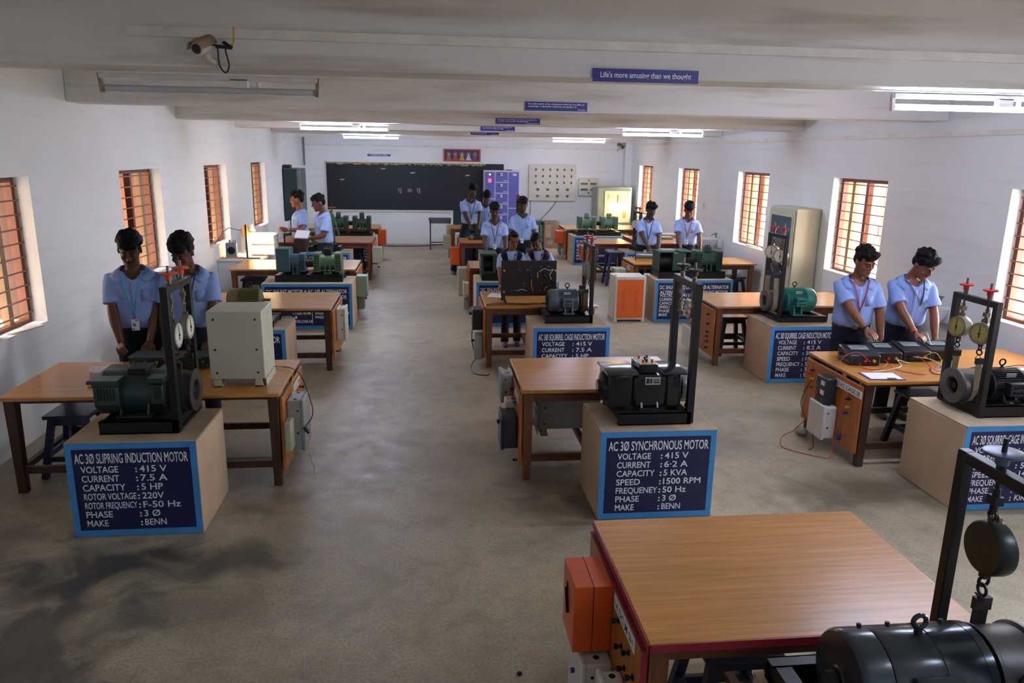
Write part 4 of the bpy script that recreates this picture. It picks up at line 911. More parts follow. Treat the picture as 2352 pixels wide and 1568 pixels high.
part('door_glass', box(-.216, -.213, -.32, .32, 1.2, 1.66), mat('dark glass pane', '#3d454a', .08, var=.05), d); part('door_glass', box(-.216, -.213, -.32, .32, .35, 1.05), MATS['dark glass pane'], d)
part('handle', box(-.235, -.212, -.38, -.36, .95, 1.1), M_STEEL, d)
part('rolled_paper', MB().cyl((0, 0, 0), (0, 0, .01), .01, n=6), M_PAPER, d).location = (-.22, 0, 1.17)
r = thing('rectifier_cabinet', 'orange fronted white cabinet standing on the floor', 'cabinet', (3.05, 11.15, 0), .0)
part('carcass', box(-.24, .24, .0, .4, .03, .7), M_WHITEBOX, r, bevel=.008)
f = part('front_panel', box(-.205, .205, -.006, 0, .06, .655), mat('bright orange panel', '#e06526', .4, var=.08, scale=3), r, bevel=.002)
v = MB()
for x in (-.11, .09):
    for k in range(14): v.box(x-.025, x+.025, -.0075, -.006, .17+k*.024, .176+k*.024)
part('vent_slots', v, mat('orange vent slot', '#a3431a', .6), f)
part('lock', MB().cyl((-.1, -.012, .23), (-.1, -.004, .23), .012, n=12), M_STEEL, f)
for s in (-1, 1):
    part('lifting_lug', MB().box(s*.23-.008, s*.23+.008, .02, .08, .695, .73), M_WHITEBOX, r); part('foot', box(s*.22-.03, s*.22+.03, 0, .4, 0, .03), M_WHITEBOX, r)
M_VIO = mat('violet blue panel', '#5c5fb0', .4, var=.05); M_CABW = mat('pale lilac frame', '#c4c6d8', .4, var=.04)
r = thing('control_panel', 'violet blue control panel cabinet with a red lamp in front of the blackboard', 'control panel', (1.97, 20.9, 0), 0)
part('carcass', box(-.49, .49, 0, .4, 0, 2.04), M_CABW, r, bevel=.01)
pn = [(-.46, -.2, 1.3, 2.0), (-.46, -.2, .1, 1.27), (.19, .46, 1.05, 2.0), (.19, .46, .1, 1.02)]+[(-.17, .16, 2.0-.29*(k+1)+.03, 2.0-.29*k) for k in range(6)]
for i, (x0, x1, z0, z1) in enumerate(pn):
    p_ = part('door_panel', box(x0, x1, -.012, 0, z0, z1), M_VIO, r, bevel=.003)
    if i > 3:
        part('rotary_switch', MB().box(x0+.12, x0+.19, -.018, -.012, z1-.1, z1-.03), M_PAPER, p_); part('knob', MB().cyl((x0+.1, -.03, z1-.065), (x0+.1, -.012, z1-.065), .022, n=12).bx((x0+.14, -.025, z1-.065), (.05, .012, .015)), M_BLACKKNOB, p_)
        part('tally_plate', box(x1-.12, x1-.02, -.0145, -.012, z0+.02, z0+.04), M_CABW, p_)
part('red_indicator', box(-.37, -.29, -.02, -.012, 1.72, 1.82), mat('lit red lamp', '#ff2b4d', .4, emit=1.6, var=0), r); part('amber_indicator', MB().cyl((-.33, -.03, 1.93), (-.33, -.012, 1.93), .022, n=14), mat('lit amber lamp', '#ff8a1e', .4, emit=2.5, var=0), r)
part('maker_plate', box(.3, .4, -.014, -.012, 1.9, 1.96), M_WHITEBOX, r)
tag(link('pipe_offcut', box(2.1, 2.25, 20.95, 21.1, 2.045, 2.06), M_DRUMD), 'dark flat offcut lying on top of the violet blue control panel', 'offcut')
M_CTRL = mat('sage grey steel', '#8f9682', .45, .05, var=.08)
r = thing('lamp_load_cabinet', 'sage green cabinet with a warmly lit cream panel in the far right corner', 'cabinet', (4.98, 20.2, 0), 0)
part('carcass', box(-.5, .44, 0, .75, 0, 1.66), M_CTRL, r, bevel=.03)
p_ = part('lamp_panel', box(-.3, .4, -.012, 0, .72, 1.56), mat('cream lamp panel', '#e5d9a8', .45, var=.04), r, bevel=.004)
for x in (-.2, .14): part('meter_frame', MB().box(x, x+.2, -.02, -.012, 1.28, 1.46), mat('ivory meter', '#d8cda8', .4), p_)
part('red_label', box(.04, .065, -.015, -.012, 1.25, 1.46), M_REDKNOB, p_)
part('warning_sticker', MB().box(.2, .3, -.015, -.012, .85, 1.03), mat('orange sticker', '#d98a52', .5), p_); part('push_button', MB().cyl((-.13, -.045, .93), (-.13, -.01, .93), .04, n=14), M_REDKNOB, p_)
M_BULB = mat('glowing filament bulb', '#ffd58a', .4, var=0, emit=30)
for i, x in enumerate((-.12, .03, .2)):
    lh = part('lamp_holder', MB().cyl((x, -.06, 1.12), (x, -.01, 1.12), .022, n=12), M_BLACKKNOB, p_); part('bulb', MB().ell((x, -.09, 1.12), (.032, .04, .032)), M_BULB, lh)
part('maker_strip', box(-.1, .18, -.014, -.008, .63, .68), M_WHITEBOX, r); part('door_lock', MB().cyl((.3, -.012, .55), (.3, 0, .55), .02, n=12), M_DRUMD, r)
def carton_mesh(): return box(-.21, .21, -.2, .2, 0, .72)
r = thing('cardboard_carton', 'tall brown cardboard carton standing near the white switch panel wall', 'carton', (3.28, 20.55, 0), .06)
part('carton_body', carton_mesh(), mat('brown cardboard', '#8b7260', .8, var=.12, scale=4), r, bevel=.008); part('packing_tape', MB().box(-.17, -.02, -.203, -.2, .3, .64).box(-.12, .03, -.203, -.2, .1, .22), mat('buff tape', '#a58d76', .4), r)
M_GREYT = mat('grey steel table', '#5c6068', .4, .4, var=.1)
def steel_table(label, x0, x1, y0, y1, h, mt, topm=None):
    r = thing('steel_table', label, 'table', ((x0+x1)/2, (y0+y1)/2, 0)); a, b_ = (x1-x0)/2, (y1-y0)/2
    part('tabletop', box(-a-.02, a+.02, -b_-.02, b_+.02, h-.03, h), topm or mt, r); part('skirt', MB().box(-a, a, -b_, -b_+.02, h-.1, h-.03).box(-a, a, b_-.02, b_, h-.1, h-.03), mt, r)
    for sx in (-1, 1):
        for sy in (-1, 1): part('leg', box(sx*a-.02*(1+sx), sx*a+.02*(1-sx), sy*b_-.02*(1+sy), sy*b_+.02*(1-sy), 0, h-.03), mt, r)
    for sy in (-1, 1): part('rail', box(-a, a, sy*b_-.012*(1+sy), sy*b_+.012*(1-sy), .12, .15), mt, r)
    return r
steel_table('small grey steel table below the blackboard', .0, .55, 19.95, 20.55, .79, M_GREYT)
steel_table('green steel table beside the violet blue control panel', 2.55, 3.02, 20.2, 20.65, .75, mat('green steel tube', '#2f6b58', .4, .2))
# white stabilizer on the left bench, grey one under the centre bench
M_STAB = mat('putty white steel', '#c3c3b0', .45, .05, var=.06, scale=3)
def stabilizer(label, x, y, z, w_, d_, h_, mt):
    r = thing('voltage_stabilizer', label, 'stabilizer', (x, y, z))
    part('case', box(-w_/2, w_/2, 0, d_, .06, h_), mt, r, bevel=.006)
    for s in (-1, 1):
        part('foot', MB().prism([(-.02, .06), (.02, .06), (.03, 0), (-.03, 0)], .0, .02, 'y').box(-.03, .03, 0, d_, 0, .008), mt, r).location = (s*(w_/2-.05), 0, 0)
    for s in (-1, 1): part('side_strap', box(*sorted((s*w_/2, s*(w_/2+.004))), .02, d_-.02, 0, .06), mt, r)
    sc_ = MB()
    for sx in (-1, 1):
        for zz in (h_-.06, h_*.5, .11): sc_.cyl((sx*(w_/2-.05), -.004, zz), (sx*(w_/2-.05), 0, zz), .008, n=8)
    part('screw', sc_, M_BLACKKNOB, r)
    lv = MB()
    for k in range(5): lv.box(*sorted((-w_/2-.003, -w_/2)), d_*.3, d_*.6, .15+k*.08, .18+k*.08)
    part('side_louvres', lv, M_DRUMD, r)
    return r
stabilizer('putty white steel stabilizer box standing on the dark-legged bench', -1.45, 5.66, .75, .4, .38, .58, M_STAB)
stabilizer('grey steel stabilizer box under the bench of the black synchronous motor', 1.15, 5.9, .2, .52, .38, .5, mat('blue grey steel', '#8b9396', .45, .1, var=.08))
# ================================================================ wall mounted things on the far wall
M_SLATE = mat('blackboard paint', '#14171f', .6, var=.18, scale=2)
r = thing('blackboard', 'wide blackboard with a few chalk marks on the far wall', 'blackboard', (-.34, 21.35, .93), 0)
part('slate', box(-2.42, 2.4, -.02, 0, 0, 1.27), M_SLATE, r)
part('slate', box(1.0, 2.42, -.012, 0, -.6, 0), M_CABG, r)
part('frame', MB().box(-2.47, -2.42, -.03, 0, -.05, 1.3).box(-2.47, 1.0, -.035, 0, -.06, 0), M_WHITEBOX, r)
pe = MB(); random.seed(4)
for k in range(90): x = -2.4+4.3*k/90; pe.box(x, x+.05, -.0215, -.02, 1.27-.03-random.random()*.045, 1.27)
part('peeling_edge', pe, mat('peeling yellowed paint', '#9d9068', .8, var=.3, scale=12), r, smooth=False)
ch = MB()
def stroke(x0, z0, x1, z1, w_=.012): ch.bar((x0, -.0215, z0), (x1, -.0215, z1), .002, w_, (0, 0, 1) if abs(x1-x0) > abs(z1-z0) else (1, 0, 0))
for cx in (-.45, .06):
    stroke(cx-.05, .52, cx+.05, .52); stroke(cx-.05, .57, cx+.04, .575); stroke(cx-.04, .5, cx-.045, .6); stroke(cx+.02, .46, cx+.02, .6); stroke(cx-.03, .47, cx+.04, .46)
stroke(-.25, .535, -.12, .535); stroke(-.25, .5, -.13, .495); stroke(-.24, .57, -.15, .56)
for x, z in ((-2.0, .8), (-.1, 1.0), (1.4, .95), (-.9, 1.1)): stroke(x-.06, z, x+.06, z+.01, .03)
part('chalk_marks', ch, mat('chalk', '#b9b39a', .9, var=.2), r, smooth=False)
r = thing('picture_frame', 'orange framed picture of five seated figures above the blackboard', 'picture', (.905, 21.35, 2.25), -.0)
part('frame', MB().box(-.51, .51, -.03, 0, 0, .03).box(-.51, .51, -.03, 0, .31, .34).box(-.51, -.47, -.03, 0, .03, .31).box(.47, .51, -.03, 0, .03, .31), mat('orange brown frame', '#b8592a', .5), r)
pc = part('picture', box(-.47, .47, -.012, 0, .03, .31), mat('deep blue print', '#2c2a63', .4), r)
for i, (c, h) in enumerate((('#8f6b34', '#c9a24e'), ('#b3383f', '#c98b5a'), ('#c9962e', '#d9b27a'), ('#c5cad6', '#c9a27a'), ('#7d3f6b', '#a87aa0'))):
    x = -.36+.18*i
    part('printed_robe', MB().prism([(x-.08, .04), (x+.08, .04), (x+.05, .1), (x+.035, .17), (x-.035, .17), (x-.05, .1)], -.0135, -.012, 'y'), mat('print '+c, c, .5), pc); part('printed_head', MB().ell((x, -.013, .2), (.03, .003, .035)), mat('print '+h, h, .5), pc)
    part('printed_halo', MB().torus((x, -.013, .2), .06, .006, 'y', 18, 5), mat('print gold', '#b98f3a', .5), pc)
r = thing('wall_sign', 'small blue winding area sign above the blackboard', 'sign', (-1.34, 21.35, 2.36), 0)
part('panel', box(-.31, .31, -.012, 0, 0, .06), mat('faded blue sign', '#474f9c', .5), r); part('lettering', MB().text('WINDING AREA', 0, .014, .034, .46, -.0135, 'c'), M_WHITE, r, smooth=False)
M_IVORY = mat('ivory board', '#d3d0c0', .5, var=.04)
r = thing('switch_panel', 'large ivory wall panel with rows of switches and sockets', 'switch panel', (3.42, 21.35, 1.22), 0)
part('board', box(-.66, .66, -.09, 0, 0, .99), M_IVORY, r, bevel=.006)
sw0 = sk0 = None
for j in range(3):
    for i in range(6):
        x, z = -.47+.2*i, .85-.175*j
        if sw0 is None: sw0 = part('switch', MB().box(-.022, .022, -.1, -.09, -.03, .03).prism([(-.012, -.03), (.012, -.03), (.012, .0), (-.012, .0)], -.112, -.1, 'y'), mat('olive grey switch', '#5b5a4c', .5), r); o = sw0
        else: o = copyobj(sw0, r)
        o.location = (x, 0, z)
for j in range(2):
    for i in range(4):
        x, z = -.41+.28*i, .31-.18*j
        if sk0 is None: sk0 = part('socket', MB().prism([(-.045, .03), (.045, .03), (.03, -.03), (-.03, -.03)], -.1, -.09, 'y'), MATS['olive grey switch'], r); o = sk0
        else: o = copyobj(sk0, r)
        o.location = (x, 0, z)
r = thing('meter_board', 'small ivory wall box with three meters beside the big switch panel', 'meter board', (4.45, 21.35, 1.37), 0)
part('board', box(-.28, .28, -.1, 0, 0, .48), M_IVORY, r, bevel=.01)
for x, z, w_ in ((-.13, .33, .2), (.13, .33, .18), (-.13, .17, .2), (.1, .17, .09)): part('meter_window', box(x-w_/2, x+w_/2, -.106, -.1, z-.03, z+.03), mat('meter window', '#6f6d5c', .4), r)
part('red_sticker', box(-.02, .03, -.103, -.1, .38, .46), mat('pink sticker', '#d58f92', .5), r); part('key_switch', MB().cyl((0, -.115, .08), (0, -.1, .08), .02, n=10), M_DRUMD, r)
def cable(name, label, pts, rad, mt, cat='cable', k=8): return tag(link(name, MB().tube(spline(pts, k), rad, 6), mt), label, cat)
M_GCAB = mat('grey cable', '#6a6a6c', .6)
cable('hanging_cable', 'grey cable slanting from the ivory switch panel down to the green table', [(3.55, 21.3, 1.22), (3.38, 21.2, 1.0), (3.15, 20.8, .85), (3.0, 20.5, .76)], .012, M_GCAB)
cable('conduit_drop', 'thin grey conduit dropping from the left corner of the switch panel', [(2.82, 21.33, 1.22), (2.82, 21.33, .8), (2.82, 21.33, .2)], .008, M_GCAB, 'conduit')
cable('floor_cable', 'black cable lying along the foot of the blackboard wall', [(-1.9, 20.9, .015), (-1.0, 20.7, .015), (-.2, 20.75, .015), (.5, 21.1, .015)], .012, M_BLK)
tag(link('wall_switch', MB().box(5.605, 5.62, 15.2, 15.3, 1.45, 1.57), M_WHITEBOX, bevel=.003), 'small white switch plate on the right wall between the far windows', 'switch')
# washbasins on the right wall
M_CER = mat('white ceramic', '#dfe3e8', .12, var=.02)
def basin(label, y):
    r = thing('washbasin', label, 'washbasin', (5.62, y, .84), 0, 'washbasins on the right wall')
    out = []
    for k, (sx, sy, z) in enumerate(((.03, .1, -.16), (.2, .2, -.1), (.34, .3, .02), (.38, .33, .09), (.4, .34, .11), (.37, .31, .11), (.31, .27, .06), (.15, .15, -.03), (.02, .02, -.04))):
        out.append([V((-.24-sx*.62*math.cos(a) if math.cos(a) > 0 else -.24-sx*.6*math.cos(a), sy*.85*math.sin(a), z)) for a in [2*PI*i/28 for i in range(28)]])
    part('bowl', MB().rings(out), M_CER, r); part('back_ledge', box(-.1, 0, -.24, .24, -.06, .12), M_CER, r, bevel=.02)
    part('tap', MB().cyl((-.06, 0, .12), (-.06, 0, .2), .016, n=12).tube([(-.06, 0, .18), (-.12, 0, .19), (-.16, 0, .16)], .011, 8).bx((-.06, 0, .21), (.02, .09, .015)), M_STEEL, r)
    part('waste_pipe', MB().tube(spline([(-.24, 0, -.15), (-.24, 0, -.35), (-.18, 0, -.42), (-.05, 0, -.4), (.0, 0, -.4)]), .02, 10), M_WHITEBOX, r)
    return r
basin('white washbasin with tap on the right wall below the third window', 14.3)
basin('white washbasin behind the man with the red wrist band', 7.6)
# ================================================================ glowing lamp bench at the left wall
r = thing('masonry_bench', 'white plastered bench against the left wall carrying the bright lamps', 'bench', (-3.1, 13.3, 0), 0)
part('bench_block', box(-.35, .35, -.58, .6, 0, .71), M_WALL, r, bevel=.01); part('slab', box(-.35, .38, -.6, .62, .711, .75), M_WALL, r, bevel=.006)
r = thing('lamp_box', 'white box of blazing filament lamps on the plastered bench', 'lamp', (-2.9, 13.25, .75), 0)
M_LBX = mat('white lamp box', '#e3dfd2', .6, var=.03)
part('back_board', box(-.24, .3, .2, .22, 0, .36), M_LBX, r); part('side_board', box(.28, .3, -.1, .2, 0, .34), M_LBX, r); part('shelf', box(-.1, .28, -.1, .2, .0, .02), M_LBX, r)
part('rail', box(-.1, .28, -.02, .0, .16, .19), M_LBX, r)
for i, x in enumerate((-.05, .08, .2)):
    h = part('lamp_holder', MB().cyl((x, .19, .27), (x, .13, .27), .022, n=12), M_BLACKKNOB, r); part('bulb', MB().ell((x, .09, .27), (.036, .045, .036)), mat('blazing filament bulb', '#ffd596', .4, var=0, emit=24), h)
part('wire_strip', box(-.08, .2, -.12, -.1, 0, .012), mat('red wire strip', '#a8442a', .6), r)
r = thing('black_stand', 'thin black stand in front of the blazing lamps', 'stand', (-2.98, 12.78, .75), 0)
part('post', box(-.012, .012, -.012, .012, .012, .55), M_BLK, r); part('foot_bar', box(-.18, .2, -.02, .02, 0, .014), M_BLK, r)
r = thing('black_stand', 'second thin black stand behind the man holding the paper up', 'stand', (-2.55, 13.75, .75), 0)
part('post', box(-.012, .012, -.012, .012, .012, .5), M_BLK, r); part('foot_bar', box(-.2, .05, -.02, .02, 0, .014), M_BLK, r)
def coil_box(label, x, y, w_, h_, mt):
    r = thing('fan_box', label, 'instrument', (x, y, .75), .1, 'round holed instrument boxes')
    part('case', box(-w_/2, w_/2, -.06, .06, 0, h_), mt, r, bevel=.008); part('round_opening', MB().lathe([(.001, -.066), (w_*.34, -.066), (w_*.36, -.06), (.001, -.055)], (0, 0, h_*.5), 'y', 24), M_LOUV, r)
    part('terminal', MB().cyl((-.02, 0, h_), (-.02, 0, h_+.05), .01, n=8).torus((.05, 0, h_+.02), .022, .005, 'y', 12), M_DRUMD, r)
coil_box('blue grey box with a round opening left of the blazing lamps', -3.26, 12.92, .17, .24, mat('blue grey case', '#7f8fa3', .4))
coil_box('dark box with a round opening behind the lamps near the paper', -2.92, 13.72, .14, .2, M_DRUMD)
tag(link('wooden_plank', MB().box(-3.4, -3.05, 12.74, 12.82, .751, .772), W_TOP2), 'short plank lying on the front of the plastered bench', 'plank')
r = thing('bottle_rack', 'amber bottles and fittings glowing above the lamps on the window side', 'bottles', (-3.2, 13.45, .75), 0)
part('rack_post', box(-.02, .02, -.02, .02, 0, .42), M_GREYBOX, r)
part('amber_bottle', MB().lathe([(.001, .3), (.05, .3), (.055, .34), (.05, .46), (.02, .5), (.001, .5)], (.06, 0, 0), 'z', 16), mat('amber plastic', '#c98f3c', .3), r)
part('white_shade', MB().lathe([(.001, .4), (.06, .3), (.07, .3), (.02, .42)], (.16, .02, .08), 'z', 16), M_LBX, r)
part('arm', MB().bar((0, 0, .41), (.2, .02, .44), .015, .015), M_GREYBOX, r)
cable('wall_wires', 'thin dark wires running along the left wall above the lamp bench', [(-3.4, 12.5, 1.02), (-3.36, 13.1, 1.2), (-3.38, 13.8, 1.12), (-3.1, 14.3, 1.0)], .006, M_BLK, 'wire')
cable('sill_wire', 'thin wire hanging over the sill of the second left window', [(-3.52, 10.2, .99), (-3.4, 10.3, .98), (-3.3, 10.34, .93)], .005, M_GCAB, 'wire')
# window sill oddments
tag(link('broken_slat', MB().bar((-3.5, 6.55, .965), (-3.38, 6.85, .975), .05, .012), M_WHITEBOX), 'broken white slat lying on the nearest left window sill', 'offcut')
tag(link('sill_clutter', MB().bar((5.72, 12.6, .965), (5.68, 13.1, .975), .08, .015).box(5.64, 5.72, 12.9, 13.0, .962, .98), mat('pale yellow scrap', '#d8d6a8', .7)), 'pale scraps on the sill above the washbasin', 'scrap', kind='stuff')
# ================================================================ small things on the benches
M_METER = mat('black meter case', '#18191c', .3, var=.08)
M_GLASS = mat('meter window glass', '#7d8a8e', .12, var=.06)
def meter(label, x, y, z, rz, w_=.27, d_=.26, h_=.135):
    r = thing('meter', label, 'meter', (x, y, z), rz, 'black portable meters')
    part('case', MB().rings([[V((-w_/2, -d_/2, zz*k0)), V((w_/2, -d_/2, zz*k0)), V((w_/2, d_/2, zz)), V((-w_/2, d_/2, zz))] for zz, k0 in ((.004, 1), (h_, .72))]), M_METER, r, bevel=.012)
    T = MX.Rotation(math.atan2(h_*.28, d_), 4, 'X')
    f = part('dial_window', MB().box(-w_*.3, w_*.3, d_*.0, d_*.36, h_*.87, h_*.87+.003, T), M_GLASS, r)
    part('scale', MB().box(-w_*.22, w_*.22, d_*.2, d_*.23, h_*.87+.003, h_*.87+.0035, T), M_INK, f)
    for i, c in enumerate('kry'): part('terminal', MB().cyl((-w_*.28+i*w_*.28, -d_/2-.02, h_*.36), (-w_*.28+i*w_*.28, -d_/2+.02, h_*.36), .012, n=10), KNOBS[c], r)
    part('carry_strap', MB().tube(spline([(-w_/2, d_*.3, h_*.5), (-w_/2-.03, 0, h_*.35), (-w_/2, -d_*.3, h_*.4)]), .008, 6), M_METER, r)
    return r
meter('black meter nearest the bench corner, leftmost of the four', 3.77, 6.1, .75, -.12)
meter('black meter second from the bench corner under a resting hand', 4.03, 6.17, .75, -.15, .25)
meter('black meter third from the left with cream wires on its case', 4.32, 6.2, .75, -.12, .25)
meter('black meter at the right end of the row under the red wrist band', 4.6, 6.22, .75, -.1, .27)
def lead(label, pts, c, rad=.0035): return cable('connecting_wire', label, pts, rad, c, 'wire')
W_R = mat('red wire', '#b8322e', .5); W_Y = mat('yellow green wire', '#bdae3a', .5); W_W = mat('white wire', '#cfd0cf', .5); W_B = mat('blue wire', '#3549a8', .5); W_G = mat('green wire', '#2f9a78', .5); W_K = M_BLK
zt = .755
lead('red wire arching from the side panel up to the leftmost meter', [(3.47, 5.95, .62), (3.55, 5.98, .82), (3.68, 5.98, .87), (3.77, 5.96, .81), (3.8, 5.96, .79)], W_R)
lead('red wire looping on the bench from the second meter to the clipboard', [(3.7, 5.96, .78), (3.7, 5.88, zt), (3.82, 5.85, zt), (3.95, 5.95, .78), (3.97, 6.03, .79)], W_R)
lead('long red wire lying across the bench behind the clipboard', [(3.97, 6.03, .79), (3.96, 5.86, zt), (4.02, 5.74, zt), (4.12, 5.68, zt), (4.3, 5.85, zt), (4.33, 6.06, .79)], W_R)
lead('grey white wire bent across the bench beside the clipboard', [(3.72, 5.78, zt), (3.9, 5.83, zt), (4.05, 5.9, .765), (4.08, 6.0, .79), (4.2, 6.0, zt)], W_W)
lead('yellow wire arching between the two right hand meters', [(4.36, 6.06, .8), (4.4, 5.98, .86), (4.45, 5.95, .8), (4.42, 5.9, zt)], W_Y)
lead('second yellow wire arching to the last meter', [(4.42, 5.92, .76), (4.5, 5.96, .85), (4.6, 6.02, .86), (4.63, 6.08, .8)], W_Y)
lead('white wire looping down from the last meter to the bench', [(4.66, 6.08, .82), (4.6, 5.98, .82), (4.48, 5.86, zt), (4.4, 5.78, zt)], W_W)
lead('second white wire from the third meter curling on the bench', [(4.27, 6.07, .8), (4.37, 5.97, .8), (4.42, 5.86, zt), (4.36, 5.8, zt), (4.3, 5.86, zt)], W_W)
lead('blue wire among the tangle before the last meter', [(4.33, 5.84, zt), (4.42, 5.9, .765), (4.55, 5.98, .78), (4.6, 6.08, .79)], W_B)
lead('red wire among the tangle before the last meter', [(4.28, 5.76, zt), (4.4, 5.82, .76), (4.5, 5.92, .77), (4.57, 6.08, .79)], W_R)
lead('black wire looping at the back of the tangle toward the drum', [(4.28, 5.85, zt), (4.22, 5.7, zt), (4.35, 5.62, zt), (4.55, 5.66, zt), (4.7, 5.6, zt)], W_K)
lead('red wire hanging down the amber side panel of the meter bench', [(3.48, 5.7, .6), (3.44, 5.74, .4), (3.45, 5.8, .2), (3.4, 5.72, .02), (3.32, 5.75, .006), (3.2, 5.85, .006)], W_R)
lead('red wire lying in a loop on the floor beside the meter bench', [(3.2, 5.85, .006), (3.1, 6.0, .006), (3.22, 6.25, .006), (3.36, 6.3, .05), (3.43, 6.15, .3), (3.44, 6.1, .55)], W_R)
lead('black wire hanging beside the white box of the meter bench', [(3.47, 6.3, .54), (3.4, 6.32, .3), (3.41, 6.1, .12), (3.36, 5.95, .02), (3.3, 5.92, .006)], W_K)
r = thing('clipboard', 'clipboard with a white sheet at the front edge of the meter bench', 'clipboard', (3.72, 5.65, .75), -.08)
part('board', box(-.15, .15, -.1, .1, 0, .006), mat('violet clipboard', '#5a4a8f', .4), r); part('sheet', box(-.135, .135, -.09, .09, .006, .008), M_PAPER, r); part('clip', MB().box(.0, .07, -.105, -.08, .008, .014), M_STEEL, r)
# left bench
r = thing('rheostat', 'long dark instrument box with wire terminals behind the slipring motor', 'instrument', (-2.1, 6.25, .75), -.02)
part('case', box(-.32, .32, -.09, .1, .01, .1), mat('dark teal instrument case', '#22303a', .3, var=.08), r, bevel=.008); part('lid', box(-.325, .325, -.095, .105, .1, .112), mat('grey blue lid', '#56646c', .3, .2, var=.08), r, bevel=.004)
for i in range(7): part('terminal', MB().cyl((-.28+.09*i, -.12, .07), (-.28+.09*i, -.088, .07), .009, n=8), M_STUD, r)
lead('red wire arching over the dark instrument box', [(-2.1, 6.1, .8), (-2.12, 6.1, .88), (-2.02, 6.14, .9), (-1.95, 6.2, .87)], W_R)
lead('green wire looping left of the red wire on the instrument box', [(-2.18, 6.12, .83), (-2.17, 6.02, .8), (-2.1, 5.95, .79), (-2.02, 5.9, .76)], W_G)
lead('second green wire rising toward the brake frame', [(-2.06, 6.12, .83), (-2.0, 6.1, .87), (-1.9, 6.12, .88), (-1.85, 6.14, .84)], W_G)
lead('yellow wire on the dark-legged bench beside the stabilizer box', [(-1.75, 5.95, zt), (-1.68, 5.85, zt), (-1.62, 5.82, .76), (-1.66, 5.7, zt)], W_Y)
lead('blue wire on the dark-legged bench near the stabilizer box', [(-1.8, 6.1, .8), (-1.7, 6.0, .78), (-1.66, 5.86, zt)], W_B)
lead('long black lead falling over the right edge of the dark-legged bench', [(-1.3, 6.2, zt), (-1.15, 6.1, .77), (-1.04, 5.95, .75), (-.95, 5.8, .6), (-.92, 5.7, .5), (-.97, 5.62, .43)], W_K, .004)
lead('yellow lead falling over the side panel of the dark-legged bench', [(-1.3, 6.22, zt), (-1.12, 6.0, .77), (-1.085, 5.8, .68), (-1.06, 5.62, .54)], W_Y)
lead('thin yellow wire dangling below the grey isolator box', [(-.97, 5.75, .26), (-.96, 5.72, .16), (-.93, 5.7, .06), (-.93, 5.68, .01)], W_Y, .003)
tag(link('wire_plug', MB().cyl((-.972, 5.62, .43), (-.94, 5.61, .38), .018, .012, n=10), M_BLK), 'black plug at the end of the lead on the grey isolator box', 'plug')
r = thing('loose_papers', 'loose white sheets under the writing hand on the dark-legged bench', 'paper', (-2.55, 6.2, .75), .3)
part('sheet', box(-.15, .15, -.1, .1, 0, .003), M_PAPER, r); part('curled_sheet', MB().rings([[V((x, -.1, z)), V((x, .1, z)), V((x, .1, z+.002)), V((x, -.1, z+.002))] for x, z in ((-.18, .03), (-.15, .012), (-.08, .005), (.1, .004))]), M_PAPER, r)
r = thing('instrument_block', 'small blue and white block on a thin board at the left of the slipring motor', 'instrument', (-2.42, 5.78, .75), 0)
part('board', box(-.13, .12, -.09, .1, 0, .015), W_TOP2, r); part('block', box(-.06, .1, -.05, .05, .015, .07), M_WHITEBOX, r); part('blue_side', box(-.085, -.06, -.05, .05, .015, .085), mat('pale blue plastic', '#6ea3c9', .4), r)
# women's bench: circuit board, papers, wires
M_BAK = mat('dark brown bakelite', '#1f1512', .35, var=.12, scale=4)
r = thing('circuit_board_panel', 'big black circuit board panel standing on the women\'s bench', 'panel', (1.185, 8.95, .75), 0)
part('board', box(-.335, .335, -.008, .012, .075, .505), M_BAK, r, bevel=.003)
part('leg', MB().bar((-.31, .0, .1), (-.29, -.1, .005), .03, .012).bar((-.31, 0, .1), (-.31, .12, .005), .03, .012), M_BLK, r); part('leg', MB().bar((.31, 0, .1), (.31, -.06, .005), .03, .012).bar((.31, 0, .1), (.31, .12, .005), .03, .012), M_BLK, r)
random.seed(9)
for x, z in [(-.3, .385), (-.3, .125), (.32, .385)]: part('corner_screw', MB().cyl((x, -.014, z), (x, -.008, z), .012, n=10), M_PLATE, r)
for k in range(26): x, z = random.uniform(-.24, .3), random.choice((.43, .4, .39, .23, .2, .14, .145)); part('terminal', MB().cyl((x, -.013, z), (x, -.008, z), .005, n=6), M_PLATE, r)
for i, (x, c) in enumerate(((.06, W_B), (.14, W_Y), (.22, W_K))): part('rotary_switch', MB().cyl((x, -.045, .32), (x, -.008, .32), .032, n=14).bx((x, -.02, .355), (.03, .02, .018)), M_BLACKKNOB, r); part('wire_loop', MB().torus((x-.04, -.03, .33), .03, .006, 'x', 12, 6), c, r)
part('white_wire', MB().tube(spline([(.12, -.02, .37), (.18, -.03, .41), (.24, -.03, .39), (.29, -.02, .4), (.25, -.03, .34), (.27, -.03, .28)]), .003, 5).tube(spline([(-.14, -.015, .14), (-.09, -.03, .16), (-.03, -.02, .14)]), .003, 5), M_WHITE, r)
part('orange_wire', MB().tube(spline([(.03, -.02, .28), (.03, -.03, .2), (.05, -.02, .13)]), .004, 5).tube(spline([(.19, -.02, .14), (.2, -.03, .18), (.23, -.02, .19)]), .004, 5), mat('orange wire', '#d98a2e', .5), r)
part('red_terminal', MB().cyl((-.1, -.014, .39), (-.1, -.008, .39), .025, n=10), mat('dull red marking', '#4a1516', .5), r)
tag(link('paper_sheet', MB().rings([[V((.7, 9.28, .751)), V((.9, 9.2, .751)), V((.97, 9.45, .751)), V((.78, 9.55, .751))], [V((.7, 9.28, .754)), V((.9, 9.2, .754)), V((.97, 9.45, .754)), V((.78, 9.55, .754))]]), M_PAPER), 'white paper on the left of the women\'s bench', 'paper')
